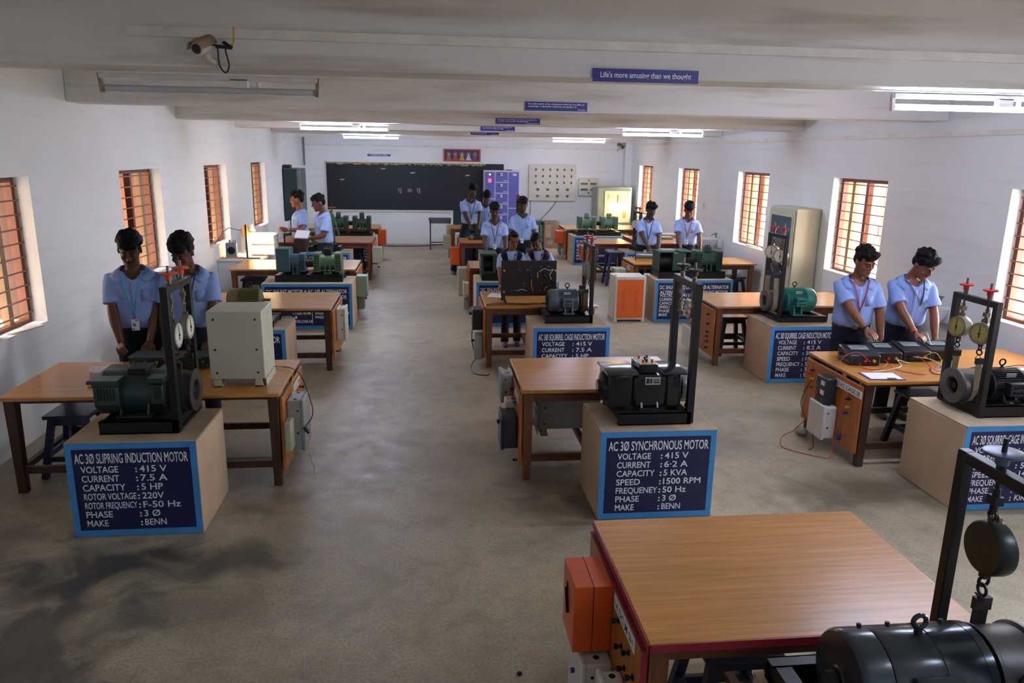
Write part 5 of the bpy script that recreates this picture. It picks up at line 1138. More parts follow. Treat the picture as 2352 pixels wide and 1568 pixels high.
tag(link('paper_sheet', box(1.6, 1.95, 9.25, 9.6, .751, .754), M_PAPER), 'white papers at the right of the women\'s bench', 'paper')
tag(link('paper_sheet', box(1.86, 1.99, 8.64, 8.76, .751, .753), M_PAPER), 'corner of white paper poking past the black frame of the grey motor', 'paper')
lead('black lead trailing across the front of the women\'s bench', [(.66, 8.75, .76), (.8, 8.85, .757), (1.0, 8.83, .757), (1.25, 8.8, .757), (1.45, 8.9, .76)], W_K, .005)
lead('second black lead trailing across the women\'s bench', [(.66, 8.7, .76), (.85, 8.75, .757), (1.1, 8.76, .757), (1.4, 8.85, .757)], W_K, .005)
lead('violet lead lying before the grey motor on the women\'s bench', [(1.2, 8.85, .757), (1.45, 8.75, .757), (1.6, 8.85, .757), (1.75, 8.8, .757)], mat('violet wire', '#6b5f8f', .5))
lead('black cable hanging in loops down the side of the women\'s bench', [(.66, 8.7, .75), (.54, 8.8, .6), (.5, 8.95, .35), (.52, 8.85, .18), (.57, 8.8, .2)], W_K, .006)
lead('black cable lying in a loop on the floor by the women\'s bench', [(.57, 8.8, .12), (.48, 8.7, .03), (.5, 8.45, .008), (.62, 8.35, .008), (.68, 8.4, .008)], W_K, .006)
# rheostats being held, wires of the far benches
r = thing('sliding_rheostat', 'grey tube rheostat lying before the man with the navy lanyard on the right', 'rheostat', (3.72, 12.62, .75), -.3)
part('tube', MB().cyl((-.2, 0, .075), (.2, 0, .075), .05, n=20), mat('grey coil', '#77797a', .35, .4, var=.15, scale=40), r); part('end_plate', MB().box(-.215, -.2, -.05, .05, 0, .14).box(.2, .215, -.05, .05, 0, .14), M_DRUMD, r); part('slider_rod', MB().cyl((-.2, 0, .14), (.2, 0, .14), .008, n=8), M_STEEL, r); part('slider', MB().bx((-.05, 0, .15), (.05, .04, .05)), M_PLATE, r)
lead('yellow lead curling on the bench of the dark green machines', [(3.4, 12.4, .757), (3.55, 12.6, .757), (3.7, 12.5, .757), (3.85, 12.7, .76)], W_Y, .005)
r = thing('autotransformer', 'small black machine gripped by the man at the red-edged centre bench', 'instrument', (.98, 15.75, .75), 0)
part('case', box(-.08, .3, -.1, .1, 0, .12), M_METER, r, bevel=.01); part('dial', MB().cyl((-.12, -.09, .06), (-.12, -.12, .06), .045, n=18).torus((-.12, -.122, .06), .035, .006, 'y', 16, 6), M_STEEL, r); part('gear_block', MB().bx((-.13, 0, .06), (.09, .16, .11)), M_DRUMD, r)
tag(link('instrument_rack', MB().box(4.6, 5.4, 16.15, 16.5, .751, .83).box(4.7, 5.2, 15.85, 16.1, .751, .8), M_GREYBOX, bevel=.006), 'flat grey instruments on the bench behind the two right hand men', 'instrument')
tag(link('paper_sheet', box(3.9, 4.3, 12.45, 12.75, .751, .754), M_PAPER), 'papers behind the open framed green machine', 'paper')
tag(link('plastic_bag', MB().ell((3.42, 6.3, .035), (.05, .08, .035)), mat('crumpled clear plastic', '#a9aca8', .25, var=.2, scale=20, bump=.8)), 'crumpled pale plastic bag on the floor under the white box', 'bag')
tag(link('pebble', MB().ell((.42, 3.2, .008), (.014, .012, .009)), M_DRUMD), 'small dark pebble on the cement floor before the foreground bench', 'pebble')
# ================================================================ people
def fabric(name, col, stripe=0., rough=.8):
    mt = mat(name, col, rough, var=.05, scale=5, bump=.25, bscale=9, spec=.25)
    if stripe:
        nt, b, N, L = nodes_of(mt); src = b.inputs['Base Color'].links[0].from_socket
        tc = N('ShaderNodeTexCoord'); wv = N('ShaderNodeTexWave'); wv.bands_direction = 'X'; wv.inputs['Scale'].default_value = 62; wv.inputs['Distortion'].default_value = .3
        L(tc.outputs['Object'], wv.inputs['Vector']); m_ = N('ShaderNodeMix'); m_.data_type = 'RGBA'; m_.blend_type = 'MULTIPLY'
        r_ = N('ShaderNodeValToRGB'); r_.color_ramp.elements[0].color = (1-stripe, 1-stripe, 1-stripe*.6, 1); r_.color_ramp.elements[1].color = (1, 1, 1, 1)
        L(wv.outputs['Fac'], r_.inputs[0]); m_.inputs['Factor'].default_value = 1; L(src, m_.inputs['A']); L(r_.outputs[0], m_.inputs['B']); L(m_.outputs['Result'], b.inputs['Base Color'])
    return mt
F_SHIRT = fabric('light blue striped shirt cloth', '#8ea6dc', .10); F_SHIRT2 = fabric('pale blue shirt cloth', '#9db1de', .08)
F_NAVY = fabric('dark navy trouser cloth', '#161a28'); F_BROWN = fabric('charcoal brown trouser cloth', '#3a302b'); F_CHAR = fabric('charcoal trouser cloth', '#25252b')
F_VEST = fabric('navy black vest cloth', '#11131d'); F_KURTA = fabric('pale blue kurta cloth', '#a4b4dc', .05)
S_SKIN = {'a': mat('deep brown skin', '#5a3524', .5, var=.06, scale=9), 'b': mat('dark brown skin', '#42271b', .5, var=.06, scale=9), 'c': mat('warm brown skin', '#774630', .5, var=.06, scale=9)}
M_HAIR = mat('black hair', '#080605', .65, var=.3, scale=50, stretch=(1, 1, .25), bump=.5, bscale=90, spec=.18)
M_BROW = mat('black brow hair', '#0c0908', .7); M_LIP = mat('dark lip', '#4a2320', .45); M_EYE = mat('eye white', '#b8b0a6', .3); M_IRIS = mat('dark iris', '#120c08', .2)
M_LEATHER = mat('black leather', '#131215', .35, var=.1); M_SHOE = mat('dark shoe', '#1d1b1c', .4, var=.1); M_BUCKLE = mat('belt buckle', '#9a8456', .3, .8, var=.1)
M_CARD = mat('id card plastic', '#dfe2e4', .25, var=.03); M_CARDB = mat('id card blue print', '#4a6fae', .4)
LAN = {'sky': mat('sky blue lanyard', '#4fa3cf', .6), 'navy': mat('navy lanyard', '#1a2550', .6), 'red': mat('maroon lanyard', '#8e2233', .6), 'violet': mat('violet lanyard', '#4b4580', .6)}
def remesh(o, vx, it=2, wr=0.):
    m_ = o.modifiers.new('skin', 'REMESH'); m_.mode = 'VOXEL'; m_.voxel_size = vx; m_.use_smooth_shade = True
    if wr:
        tx = bpy.data.textures.get('cloth folds') or bpy.data.textures.new('cloth folds', 'CLOUDS'); tx.noise_scale = .11; tx.noise_depth = 2
        d_ = o.modifiers.new('folds', 'DISPLACE'); d_.texture = tx; d_.strength = wr; d_.mid_level = .5
    if it: k = o.modifiers.new('soften', 'SMOOTH'); k.factor = .5; k.iterations = it
    return o
TORSO = [(-.12, .155, .11, 0), (-.04, .165, .118, .004), (.06, .152, .104, 0), (.15, .15, .104, -.002), (.27, .168, .116, -.004), (.36, .184, .118, 0), (.42, .184, .106, .006), (.455, .164, .092, .012), (.485, .108, .078, .016), (.515, .064, .062, .014)]
HEAD = [(-.119, .016, -.076, -.036), (-.111, .034, -.088, -.012), (-.09, .048, -.09, .025), (-.06, .058, -.087, .052), (-.025, .066, -.084, .078), (.015, .071, -.080, .094), (.05, .074, -.084, .099), (.08, .069, -.078, .092), (.103, .051, -.055, .07), (.116, .022, -.02, .035)]
def person(name, label, x, y, rz, s, lean, head, arms, shirt=F_SHIRT2, trous=F_NAVY, skin='b', lan='navy', card=(.2, .0), hair='short', vx=.008, mous=False, seed=1, girl=False, watch=False, band=None, legs=((-.1, 0), (.1, 0)), untuck=False, tilt=0., cardz=0.):
    rnd = random.Random(seed); r = thing(name, label, 'person', (x, y, 0), rz, 'students in blue shirts')
    Wi = (MX.Translation((x, y, 0)) @ MX.Rotation(rz, 4, 'Z')).inverted()
    k = .93 if girl else 1.
    P0 = V((0, 0, .93*s)); RL = MX.Rotation(lean, 3, 'X') @ MX.Rotation(tilt, 3, 'Y')
    def tor(t):
        for a, b_ in zip(TORSO, TORSO[1:]):
            if t <= b_[0]: break
        q = max(0, min(1, (t-a[0])/(b_[0]-a[0]))); return [a[i]+(b_[i]-a[i])*q for i in (1, 2, 3)]
    def tp(t, ang, off=0.):
        w_, d_, oy = tor(t); w_ *= k; q = min(1, max(0, (t+.05)/.12)) if t < .07 else 1
        R = MX.Identity(3).lerp(RL, q) if q < 1 else RL
        return P0+R @ V(((w_+off)*math.sin(ang)*s, (oy-(d_+off)*math.cos(ang))*s, t*s))
    def loft(ts, off, n=28): return [[tp(t, 2*PI*i/n, o) for i in range(n)] for t, o in zip(ts, off)]
    def vloft(ts, off, n=44):
        return [[tp(t-.075*max(0, (t-.43)/.07)*max(0, 1-abs(a if a < PI else a-2*PI)/.62), a, o) for a in [2*PI*i/n for i in range(n)]] for t, o in zip(ts, off)]
    sk = S_SKIN[skin]
    # ---- body
    B = MB(); ts = [t[0] for t in TORSO]; B.rings(loft(ts, [-.012]*len(ts), 20))
    piv = P0+RL @ V((0, .012*s, .505*s)); hp, hy, hr = head
    RH = MX.Rotation(hy, 3, 'Z') @ MX.Rotation(hr, 3, 'Y') @ MX.Rotation(hp, 3, 'X'); HC = piv+RH @ V((0, -.022*s, .178*s)); hs = s*(1.0 if girl else 1.05)
    def hd(p): return HC+RH @ (V(p)*hs)
    B.tube([piv-RL @ V((0, 0, .06*s)), piv+RL @ V((0, -.004*s, .03*s)), HC+RH @ V((0, .02*s, -.05*s))], [.062*s*k, .053*s*k, .055*s*k], 16)
    out = []
    for z, w_, f, b_ in HEAD:
        ring = []
        for i in range(28):
            a = 2*PI*i/28; sx, cy_ = math.sin(a), math.cos(a); e = .86
            px = w_*abs(sx)**e*(1 if sx > 0 else -1); c_ = abs(cy_)**e*(1 if cy_ > 0 else -1)
            mid = (f+b_)/2+.012; py = mid-(mid-f)*c_ if c_ > 0 else mid-(b_-mid)*c_
            ring.append(hd((px, py, z)))
        out.append(ring)
    B.rings(out)
    B.tube([hd((0, -.082, .026)), hd((0, -.094, .0)), hd((0, -.106, -.022)), hd((0, -.094, -.032))], [.007*hs, .009*hs, .0125*hs, .009*hs], 10)
    for q in (-1, 1):
        B.ell(hd((q*.0115, -.094, -.027)), (.008*hs, .009*hs, .007*hs), 8, 6)
        B.ell(hd((q*.03, -.079, .027)), (.019*hs, .0085*hs, .0065*hs), 10, 6); B.ell(hd((q*.034, -.064, -.022)), (.024*hs, .016*hs, .024*hs), 10, 6)
        B.ell(hd((q*.03, -.0745, .006)), (.0145*hs, .0105*hs, .0095*hs), 10, 6)
        B.ell(hd((q*.075, .014, -.002)), (.009*hs, .02*hs, .033*hs), 10, 6, RH @ MX.Rotation(q*.35, 3, 'Z'))
    B.ell(hd((0, -.087, -.053)), (.021*hs, .0075*hs, .005*hs), 10, 6); B.ell(hd((0, -.0865, -.064)), (.017*hs, .008*hs, .0055*hs), 10, 6); B.ell(hd((0, -.083, -.098)), (.02*hs, .012*hs, .014*hs), 10, 6)
    SL = MB(); elb = {}
    for q, key in ((-1, 'R'), (1, 'L')):
        A = arms[key]; S = P0+RL @ V((q*.165*k*s, .01*s, .432*s)); T = Wi @ V(A[0]); L1, L2 = .285*s, .25*s
        dv = T-S; D = min(dv.length, (L1+L2)*.995); T = S+dv.normalized()*D; dv = dv.normalized()
        pole = V(A[1]) if len(A) > 1 and A[1] else V((q*.5, .6, -.3)); pole = (pole-dv*pole.dot(dv)).normalized()
        ca = (L1*L1+D*D-L2*L2)/(2*L1*D); ca = max(-1, min(1, ca)); E = S+dv*L1*ca+pole*L1*math.sqrt(1-ca*ca); elb[key] = (S, E, T)
        m1 = S.lerp(E, .5); m2 = E.lerp(T, .35); f_ = s*k*(.88 if girl else 1)
        B.tube([S, m1, E.lerp(S, .22), E.lerp(S, .06).lerp(E.lerp(T, .06), .5), E.lerp(T, .2), m2.lerp(E.lerp(T, .4), .5), E.lerp(T, .7), T], [.05*f_, .046*f_, .041*f_, .041*f_, .042*f_, .041*f_, .032*f_, .026*f_], 16); B.ell(E.lerp(S.lerp(T, .5), .1), (.039*f_,)*3, 12, 8)
        # hand
        d = V(A[2]).normalized() if len(A) > 2 and A[2] else (T-E).normalized(); d = Wi.to_3x3() @ d if len(A) > 2 and A[2] else d
        n_ = Wi.to_3x3() @ V(A[3]) if len(A) > 3 and A[3] else V((0, 0, -1)); n_ = (n_-d*n_.dot(d)).normalized(); th = d.cross(n_)*(1 if q > 0 else -1); curl = A[4] if len(A) > 4 else .45; h = s*.98*(.9 if girl else 1)
        def hp_(a, b_, c): return T+d*a*h+th*b_*h+n_*c*h
        B.ell(hp_(.045, 0, .004), (.04*h, .04*h, .04*h), 12, 8, MX((d, th, n_)).transposed() @ MX.Diagonal((1.25, .95, .38)))
        for off, ln in ((.031, .07), (.0105, .078), (-.0105, .073), (-.03, .057)):
            p = hp_(.078, off, 0); pts = [hp_(.02, off*.6, 0), p]; a = .12
            for j, fr in enumerate((.45, .31, .24)):
                a += curl*(.6 if j == 0 else 1.); p = p+(d*math.cos(a)+n_*math.sin(a)+th*off*1.2*(1-j*.4))*ln*fr*h*1.02; pts.append(p)
            B.tube(pts, [.0105*h, .0098*h, .0088*h, .0082*h, .0068*h], 8)
        tp_ = [hp_(.012, .02, .004), hp_(.042, .046, .014), hp_(.068, .052, .024+.02*curl), hp_(.092, .044, .03+.035*curl)]
        B.tube(tp_, [.014*h, .0125*h, .0105*h, .0075*h], 8)
        # sleeve
        fr = .86 if girl else .74; e_ = S.lerp(E, fr); sl0 = S-RL @ V((q*.06*s*k, 0, .004*s))
        SL.tube([sl0, S+RL @ V((0, 0, -.012*s)), S.lerp(E, .22), S.lerp(E, .45), e_], [.052*f_, .063*f_, .066*f_, .066*f_, .064*f_ if girl else .074*f_], 18)
    hipL = [P0+V((q*.082*k*s, 0, -.02*s)) for q in (-1, 1)]; LG = MB()
    LG.rings(loft([-.12, -.06, 0, .04, .058], [.006, .01, .014, .015, .012], 24))
    for q, hpz, (fx, fy) in ((-1, hipL[0], legs[0]), (1, hipL[1], legs[1])):
        an = V((fx*s, fy*s+.03*s, .09*s)); kn = hpz.lerp(an, .5)+V((0, -.02*s, 0)); B.tube([hpz, kn, an], [.07*s, .05*s, .036*s], 12)
        LG.tube([hpz+V((0, 0, .03*s)), hpz.lerp(kn, .5), kn, kn.lerp(an, .5), V((an.x, an.y, .05*s))], [.092*s*k, .085*s*k, .07*s*k, .064*s*k, .067*s*k], 18)
        sh = MB()
        for t_, w_, h_ in ((.07, .03, .05), (.05, .04, .085), (-.02, .04, .08), (-.09, .044, .055), (-.15, .04, .045), (-.185, .018, .03)):
            sh.rings([[V((an.x+w_*s*math.cos(a), an.y+t_*s, max(0.002, h_*s*.5*(1+math.sin(a))))) for a in [2*PI*i/14 for i in range(14)]]], False)
        m_ = MB(); n14 = 14; m_.rings([sh.v[i*n14:(i+1)*n14] for i in range(6)])
        part('shoe', m_, M_SHOE if not girl else mat('maroon shoe', '#5a2a38', .5), r)
    remesh(part('body', B, sk, r, smooth=False), vx*.62 if vx < .009 else vx*.75, 3)
    # ---- clothing
    ts = [.03, .045, .07, .1, .15, .2, .27, .33, .38, .42, .455, .485, .5]; of = [.014, .022, .034, .038, .034, .026, .018, .013, .011, .012, .014, .014, .012]
    if girl: ts = [-.3, -.2, -.12]+ts[1:]; of = [.07, .055, .04, .03, .026, .024, .02, .016, .014, .012, .01, .012, .013, .013, .012]
    SH = MB()
    if girl: SH.rings([[P0+V((math.sin(2*PI*i/28)*(.155+o)*k*s, -math.cos(2*PI*i/28)*(.11+o*.6)*s, t*s)) for i in range(28)] for t, o in zip(ts[:3], of[:3])]+loft(ts[3:], of[3:]))
    else:
        vr = vloft(ts, of); c_ = [P0+RL @ V((0, .0, t_*s)) for t_ in (.43, .4)]
        SH.rings(vr+[[c_[0]+(p-c_[0])*.72-(p-c_[0]).z*V((0, 0, .6)) for p in vr[-1]], [c_[1]+V(((p-c_[1]).x*.3, (p-c_[1]).y*.3, 0)) for p in vr[-1]]])
    SH.v += []; o_ = len(SH.v); SH.add(SL.v, SL.f)
    so = remesh(part('kurta' if girl else 'shirt', SH, F_KURTA if girl else shirt, r, smooth=False), vx*1.15, 3, .022)
    remesh(part('trousers', LG, trous, r, smooth=False), vx*1.5, 2, .012)
    if girl:
        t2 = [.0, .04, .1, .18, .27, .34, .4, .44, .47, .492]; o2 = [.03, .034, .034, .028, .024, .024, .024, .022, .02, .02]; n = 40; rr = []
        vest = MB()
        for i in range(n+1):      # open V at the neck
            pass
        rings_ = loft(t2, o2, n); fs = []; vs = []
        for j, rg in enumerate(rings_):
            for i, p in enumerate(rg): vs.append(p)
        for j in range(len(rings_)-1):
            for i in range(n):
                a = 2*PI*(i+.5)/n; a = a if a < PI else a-2*PI; tm = (t2[j]+t2[j+1])/2
                if abs(a) < max(0, (tm-.3)*3.2): continue
                if tm > .37 and abs(abs(a)-PI/2) < (tm-.36)*6.5 and tm < .46: continue
                fs.append((j*n+i, j*n+(i+1) % n, (j+1)*n+(i+1) % n, (j+1)*n+i))
        vest.add(vs, fs); vo = part('vest', vest, F_VEST, r); sm = vo.modifiers.new('thick', 'SOLIDIFY'); sm.thickness = .012*s; sm.offset = 1
    # collar
    cl = MB(); ca_ = []; NC = 32; ga = .2
    for i in range(NC+1):
        u_ = i/NC*2-1; a = PI+u_*(PI-ga); f = max(0, (abs(u_)-.5)/.5)**1.4; q = 1 if u_ < 0 else -1
        upp = tp(.505-.05*f, a, .006)+RL @ V((0, 0, .022*s*(1-f*.9))); dnn = tp(.478-.062*f, a+q*.3*f, .03)
        ca_.append((upp, dnn))
    o_ = len(cl.v); cl.v += [tuple(p) for c_ in ca_ for p in c_]
    cl.f += [(2*i, 2*i+1, 2*i+3, 2*i+2) for i in range(NC)]
    co = part('collar', cl, F_VEST if girl else shirt, so if not girl else r); sm = co.modifiers.new('thick', 'SOLIDIFY'); sm.thickness = .006
    if not girl:
        pk = MB(); T0_ = [(t, a) for t in (.36, .27)]
        for a0, a1, t0, t1 in ((.32, .72, .355, .26),):
            g = [[tp(t, a, .0175) for a in (a0, (a0+a1)/2, a1)] for t in (t0, t1)]; pk.add(g[0]+g[1], [(0, 3, 4, 1), (1, 4, 5, 2)])
        po_ = part('pocket', pk, shirt, so); sm = po_.modifiers.new('thick', 'SOLIDIFY'); sm.thickness = .004; sm.offset = 1
        pl = MB(); pts = [(t, o+.0015) for t, o in zip(ts[1:-1], of[1:-1])]
        pts = [p_ for p_ in pts if p_[0] < .44]; pl.v += [tuple(tp(t, a, o)) for t, o in pts for a in (-.09, 0, .09)]
        pl.f += [(3*i+j, 3*i+j+1, 3*i+j+4, 3*i+j+3) for i in range(len(pts)-1) for j in (0, 1)]
        bn = MB()
        for t in (.12, .19, .26, .33, .39): c_ = tp(t, .0, .02); bn.ell(c_, (.005, .003, .005), 8, 5)
        p2 = part('button_placket', pl, shirt, so); sm = p2.modifiers.new('thick', 'SOLIDIFY'); sm.thickness = .003; sm.offset = 1
        part('shirt_buttons', bn, M_WHITE, so)
        bt = MB(); n = 24
        bt.rings([[tp(t, 2*PI*i/n, o) for i in range(n)] for t, o in ((.025, .008), (.025, .022), (.06, .022), (.06, .008))], True)
        be = part('belt', bt, M_LEATHER, r); c0 = tp(.042, 0, .024)
        part('buckle', MB().bx((c0.x, c0.y, c0.z), (.05*s, .012, .036*s)), M_BUCKLE, be, bevel=.003)
    # lanyard and card
    if lan:
        ct, ca0 = card; lo = .045 if girl else .034
        def lpath(q):
            o = []; x1 = math.sin(ca0)*(tor(ct)[0]*k+lo)
            for i in range(15):
                t_ = i/14; t = .482-(.482-ct)*t_; xx = q*.062*(1-t_)+x1*t_; ww = tor(t)[0]*k+lo; o.append(tp(t, math.asin(max(-.95, min(.95, xx/ww))), lo+.004+.012*(1-t_)))
            return [tp(.5, q*1.5, .02)]+o
        pth, pth2 = lpath(-1), lpath(1)
        wl = .0085*s if girl else .0062*s
        ly = part('lanyard', MB().tube(pth, wl, 8, flat=.45).tube(pth2, wl, 8, flat=.45), LAN[lan], r)
        if cardz is not None:
            c = tp(ct, ca0, lo+.012)+V((0, 0, -.03*s)); part('card_clip', MB().bx((c.x, c.y, c.z+.012), (.014*s, .008, .04*s)), M_STEEL, ly)
            cd_ = part('id_card', MB().bx((c.x, c.y-.012, c.z-.06*s), (.058*s, .003, .09*s)), M_CARD, ly, bevel=.001)
            part('card_print', MB().bx((c.x-.008*s, c.y-.0142, c.z-.058*s), (.02*s, .001, .024*s)).bx((c.x+.012*s, c.y-.0142, c.z-.024*s), (.026*s, .001, .009*s)).bx((c.x-.018*s, c.y-.0142, c.z-.094*s), (.014*s, .001, .014*s)), M_CARDB, cd_)
    # ---- hair and face
    H = MB()
    if girl:
        H.ell(hd((0, .022, .05)), (.08*hs, .098*hs, .08*hs), 22, 14, RH); H.ell(hd((0, .06, .0)), (.072*hs, .06*hs, .085*hs), 16, 10, RH); H.ell(hd((0, -.032, .09)), (.064*hs, .054*hs, .03*hs), 16, 10, RH); H.ell(hd((0, .1, -.03)), (.045*hs, .045*hs, .06*hs), 14, 10)
        for q in (-1, 1): H.ell(hd((q*.065, .014, .035)), (.014*hs, .055*hs, .05*hs), 12, 8, RH)
        H.tube([hd((0, .1, -.03)), hd((0, .13, -.14)), hd((0, .12, -.28))], [.035*hs, .03*hs, .015*hs], 10)
    else:
        H.ell(hd((0, .024, .062)), (.082*hs, .1*hs, .074*hs), 22, 14, RH); H.ell(hd((0, .062, .012)), (.072*hs, .056*hs, .075*hs), 16, 10, RH)
        for q in (-1, 1): H.ell(hd((q*.066, .012, .045)), (.0145*hs, .05*hs, .036*hs), 12, 8, RH)
        vol = {'short': .8, 'thick': 1.25, 'quiff': 1.15}[hair]
        H.ell(hd((0, -.045, .09)), (.069*hs, .052*hs, .036*hs*vol), 16, 10, RH); H.ell(hd((0, -.07, .068)), (.064*hs, .026*hs, .024*hs), 14, 8, RH)
        if hair == 'quiff': H.ell(hd((.02, -.07, .105)), (.055*hs, .036*hs, .034*hs), 14, 8, RH); H.ell(hd((.06, -.05, .095)), (.032*hs, .03*hs, .026*hs), 10, 8, RH)
        if hair == 'thick': H.ell(hd((0, -.074, .078)), (.062*hs, .03*hs, .03*hs), 14, 8, RH); H.ell(hd((0, .01, .1)), (.088*hs, .1*hs, .05*hs), 16, 8, RH)
        for i in range(80):
            u = rnd.uniform(-1, 1); v_ = rnd.uniform(.12, 1); a = rnd.uniform(0, 2*PI)
            zz = .055+.085*v_*(.85+.15*vol); rr_ = math.sqrt(max(0, 1-v_*v_*.82)); px, py = .08*rr_*math.cos(a), .02+.1*rr_*math.sin(a)
            if py < -.06 and zz < .09: continue
            rd = rnd.uniform(.01, .018)*hs*vol; H.ell(hd((px, py, zz)), (rd, rd*1.3, rd), 7, 5)
    ho = remesh(part('hair', H, M_HAIR, r, smooth=False), max(.0045, vx*.7), 1)
    if vx < .011:
        br = MB(); ey = MB(); la = MB()
        for q in (-1, 1):
            br.tube([hd((q*.014, -.0905, .026)), hd((q*.03, -.0895, .033)), hd((q*.049, -.078, .027))], [.0036*hs, .0044*hs, .0024*hs], 6)
            la.tube([hd((q*.017, -.0835, .001)), hd((q*.03, -.0868, -.0015)), hd((q*.043, -.0795, .001))], [.0018*hs, .0026*hs, .0018*hs], 6)
            ey.ell(hd((q*.03, -.0775, .0005)), (.011*hs, .008*hs, .0055*hs), 10, 6, RH)
        part('eyebrows', br, M_BROW, r); part('eyelashes', la, M_BROW, r); part('eyes', ey, M_IRIS, r)
        part('lips', MB().ell(hd((0, -.0895, -.054)), (.018*hs, .006*hs, .0042*hs), 10, 6, RH).ell(hd((0, -.0885, -.0635)), (.015*hs, .0065*hs, .0048*hs), 10, 6, RH), M_LIP, r)
    if mous: part('moustache', MB().tube([hd((-.026, -.086, -.05)), hd((-.013, -.0965, -.0435)), hd((0, -.0985, -.0425)), hd((.013, -.0965, -.0435)), hd((.026, -.086, -.05))], [.0028*hs, .0058*hs, .0052*hs, .0058*hs, .0028*hs], 8), M_BROW, r)
    for key, mt_ in (band or {}).items():
        S, E, T = elb[key]; c = E.lerp(T, .93); dd = (T-E).normalized()
        part('wrist_watch' if mt_ is M_STEEL else 'wrist_band', MB().tube([c-dd*.009, c+dd*.009], .031*s*k, 16), mt_, r)
    return r
NEAR, MID, FAR = .008, .0105, .014
def pen(label, a, b_, mt_): return tag(link('pen', MB().cyl(a, b_, .005, .004, 8), mt_), label, 'pen')
person('person', 'man in striped blue shirt with sky blue lanyard writing at the dark-legged bench', -2.5, 6.66, 0.22, 1.05, .05, (.42, .0, .03),
       {'R': ((-2.545, 6.37, .845), (-1, .3, -.2), (.25, -.85, -.45), (.5, .2, -.8), .75), 'L': ((-2.37, 6.47, .83), (1, .6, -.2), (-.1, -.8, -.5), (-.3, .2, -1), .5)},
       F_SHIRT, F_NAVY, 'a', 'sky', (.17, .0), 'thick', NEAR, True, 3)
pen('dark pen in the hand of the man with the sky blue lanyard', (-2.56, 6.3, .9), (-2.48, 6.24, .775), M_METER)
person('person', 'man in blue shirt with navy lanyard looking down beside the orange handwheels', -2.05, 6.68, .12, 1.05, .1, (.52, -.22, .06),
       {'R': ((-2.24, 6.5, .82), (-1, .5, -.2), (.1, -.7, -.6), (.4, .2, -1), .5), 'L': ((-1.84, 6.42, .89), (1, .6, -.2), (-.2, -.9, -.2), (-.2, .1, -1), .6)},
       F_SHIRT, F_NAVY, 'a', 'navy', (.17, .02), 'thick', NEAR, False, 5)
person('person', 'man in blue shirt with red lanyard and id card touching the black meters', 4.03, 6.72, -.22, .985, .09, (.35, .32, -.05),
       {'R': ((4.0, 6.28, .9), (-1, .4, -.2), (.35, -.8, -.3), (.1, .1, -1), .4), 'L': ((4.24, 6.53, .83), (1, .6, -.3), (-.1, -.5, -.9), (-.6, .1, -.3), .6)},
       F_SHIRT, F_NAVY, 'c', 'red', (.22, .04), 'quiff', NEAR, False, 7, band={'R': M_LEATHER})
person('person', 'man with red wrist band and moustache bending over the last black meter', 4.58, 6.74, -.2, .99, .16, (.6, .42, -.1),
       {'R': ((4.47, 6.34, .9), (-1, .4, -.2), (.5, -.7, -.35), (.2, 0, -1), .5), 'L': ((4.74, 6.46, .84), (1, .5, -.3), (-.2, -.7, -.6), (-.6, .1, -.3), .5)},
       F_SHIRT, F_NAVY, 'c', 'navy', (.29, .25), 'quiff', NEAR, True, 8, band={'R': M_REDKNOB}, cardz=None)
pen('white pen in the hand of the man with the red wrist band', (4.5, 6.26, .97), (4.53, 6.22, .87), M_WHITE)
person('person', 'woman in navy vest with sky blue lanyard standing left behind the circuit board', 1.07, 9.86, -.05, .88, .06, (.32, .25, 0),
       {'R': ((.9, 9.5, .84), (-1, .4, -.2), (-.1, -.9, -.4), (.4, 0, -1), .4), 'L': ((1.2, 9.45, .9), (1, .5, -.3), (-.1, -.9, -.2), (-.3, 0, -1), .4)},
       F_KURTA, F_NAVY, 'c', 'sky', (.12, 0), 'short', NEAR, False, 2, True, cardz=None, legs=((-.09, -.12), (.1, -.06)))
person('person', 'woman in open navy vest with bowed head standing right behind the circuit board', 1.43, 9.86, -.15, .885, .1, (.58, -.25, -.1),
       {'R': ((1.3, 9.42, .9), (-1, .4, -.2), (.1, -.9, -.3), (.4, 0, -1), .4), 'L': ((1.6, 9.45, .86), (1, .4, -.1), (-.2, -.8, -.4), (-.3, 0, -1), .4)},
       F_KURTA, F_NAVY, 'a', 'violet', (.15, 0), 'short', NEAR, False, 4, True, cardz=None)
person('person', 'man facing left holding a white paper up toward the glowing lamps', -2.22, 13.5, -1.35, 1.04, .02, (.12, -.1, 0),
       {'R': ((-2.43, 13.52, 1.2), (-.4, .7, -.6), (-.9, -.1, .15), (0, -1, 0), .5), 'L': ((-2.38, 13.13, 1.19), (.4, .7, -.6), (-1, .1, .1), (0, 1, .1), .25)},
       F_SHIRT2, F_BROWN, 'c', None, hair='short', vx=MID, seed=6, band={'L': M_STEEL})
tag(link('paper_sheet', MB().bar((-2.6, 13.2, 1.22), (-2.38, 13.16, 1.23), .006, .2).bar((-2.38, 13.16, 1.23), (-2.36, 13.3, 1.23), .006, .2), M_PAPER), 'white paper held up by the man nearest the glowing lamps', 'paper')
person('person', 'man facing left writing on a notebook beside the red wheel stand', -1.76, 13.05, -1.15, 1.03, .04, (.3, -.05, 0),
       {'R': ((-2.0, 13.02, 1.15), (-.4, .8, -.6), (-.9, -.3, 0), (0, .3, -1), .7), 'L': ((-1.99, 12.8, 1.075), (.5, .6, -.6), (-.9, .3, .1), (0, .3, 1), .4)},
       F_SHIRT2, F_CHAR, 'a', None, hair='short', vx=MID, seed=9)
tag(link('notebook', MB().bar((-2.2, 12.84, 1.15), (-1.98, 12.82, 1.14), .2, .012, (0, -.5, .8)), M_PAPER), 'small notebook held by the man with charcoal trousers', 'notebook')
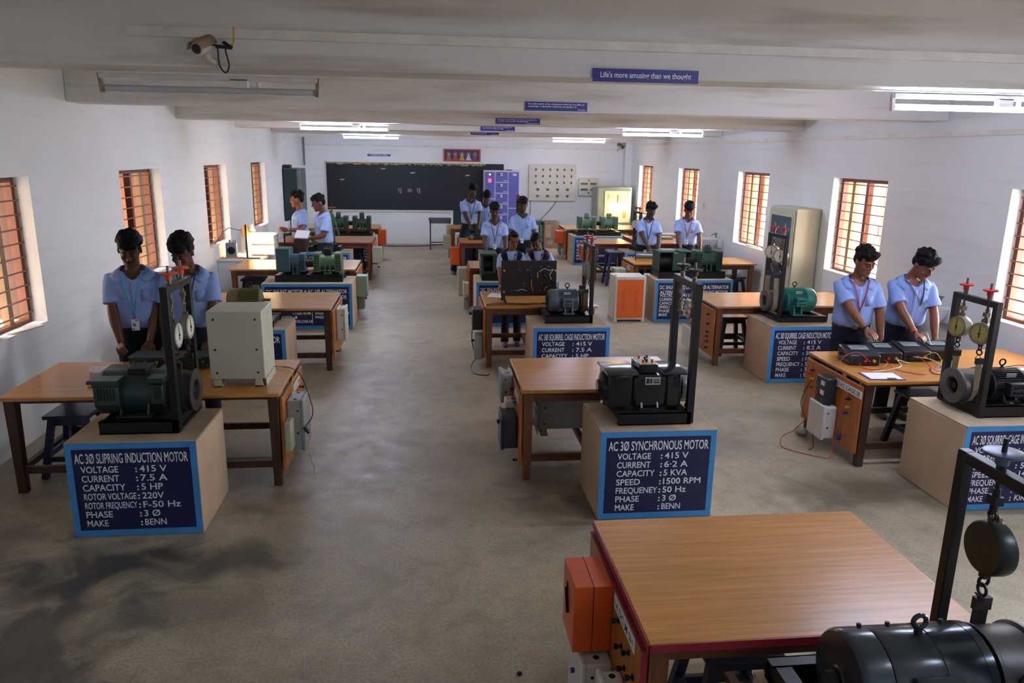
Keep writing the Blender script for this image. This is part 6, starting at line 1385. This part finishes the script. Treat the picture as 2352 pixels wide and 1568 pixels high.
person('person', 'tall man gripping the small black machine in front of the blackboard', .87, 16.38, .1, 1.065, .1, (.3, .35, 0),
       {'R': ((.9, 15.92, .88), (-1, .5, -.2), (.1, -.8, -.5), (.4, 0, -1), .6), 'L': ((1.02, 15.9, .9), (1, .5, -.2), (-.1, -.8, -.5), (-.4, 0, -1), .6)},
       F_SHIRT2, F_NAVY, 'b', 'navy', (.18, 0), 'thick', FAR, False, 10, legs=((-.39, -.37), (.1, 0)))
person('person', 'man half hidden behind the tall man, before the violet blue panel', 1.22, 16.68, -.1, .98, .05, (.45, .1, .1),
       {'R': ((1.1, 16.45, .85), (-1, .4, -.2)), 'L': ((1.38, 16.4, .85), (1, .4, -.2))}, F_SHIRT2, F_NAVY, 'b', 'sky', (.2, 0), 'thick', FAR, False, 11)
person('person', 'man with moustache and navy lanyard behind the dark green alternator', 1.09, 12.86, 0., .965, .05, (.25, 0, 0),
       {'R': ((.95, 12.55, .8), (-1, .4, -.2), (.2, -.7, -.6)), 'L': ((1.26, 12.6, .8), (1, .4, -.2), (-.2, -.7, -.6))}, F_SHIRT2, F_NAVY, 'b', 'navy', (.17, 0), 'thick', MID, True, 12)
person('person', 'man with sky blue lanyard standing straight behind the two women', 1.69, 13.85, 0., .99, .02, (.25, -.02, 0),
       {'R': ((1.46, 13.7, .82), (-1, .4, -.2)), 'L': ((1.93, 13.7, .82), (1, .4, -.2))}, F_SHIRT2, F_NAVY, 'b', 'sky', (.13, -.1), 'thick', MID, True, 13)
person('person', 'man with navy lanyard reaching for the grey tube rheostat on the right', 3.87, 13.24, -.15, .98, .08, (.35, .35, 0),
       {'R': ((3.83, 12.86, .89), (-1, .4, -.2), (.1, -.8, -.4), (.4, 0, -1), .5), 'L': ((4.0, 12.9, .82), (1, .5, -.2), (-.3, -.8, -.4), (-.3, 0, -1), .5)}, F_SHIRT2, F_NAVY, 'b', 'navy', (.16, 0), 'quiff', MID, False, 14)
person('person', 'man with maroon lanyard leaning on the bench near the washbasin', 4.6, 13.26, -.28, .99, .06, (.5, .1, 0),
       {'R': ((4.43, 12.95, .8), (-1, .3, -.2), (.1, -.6, -.8)), 'L': ((4.78, 12.95, .8), (1, .3, -.2), (-.1, -.6, -.8))}, F_SHIRT2, F_NAVY, 'a', 'red', (.2, 0), 'thick', MID, False, 15)
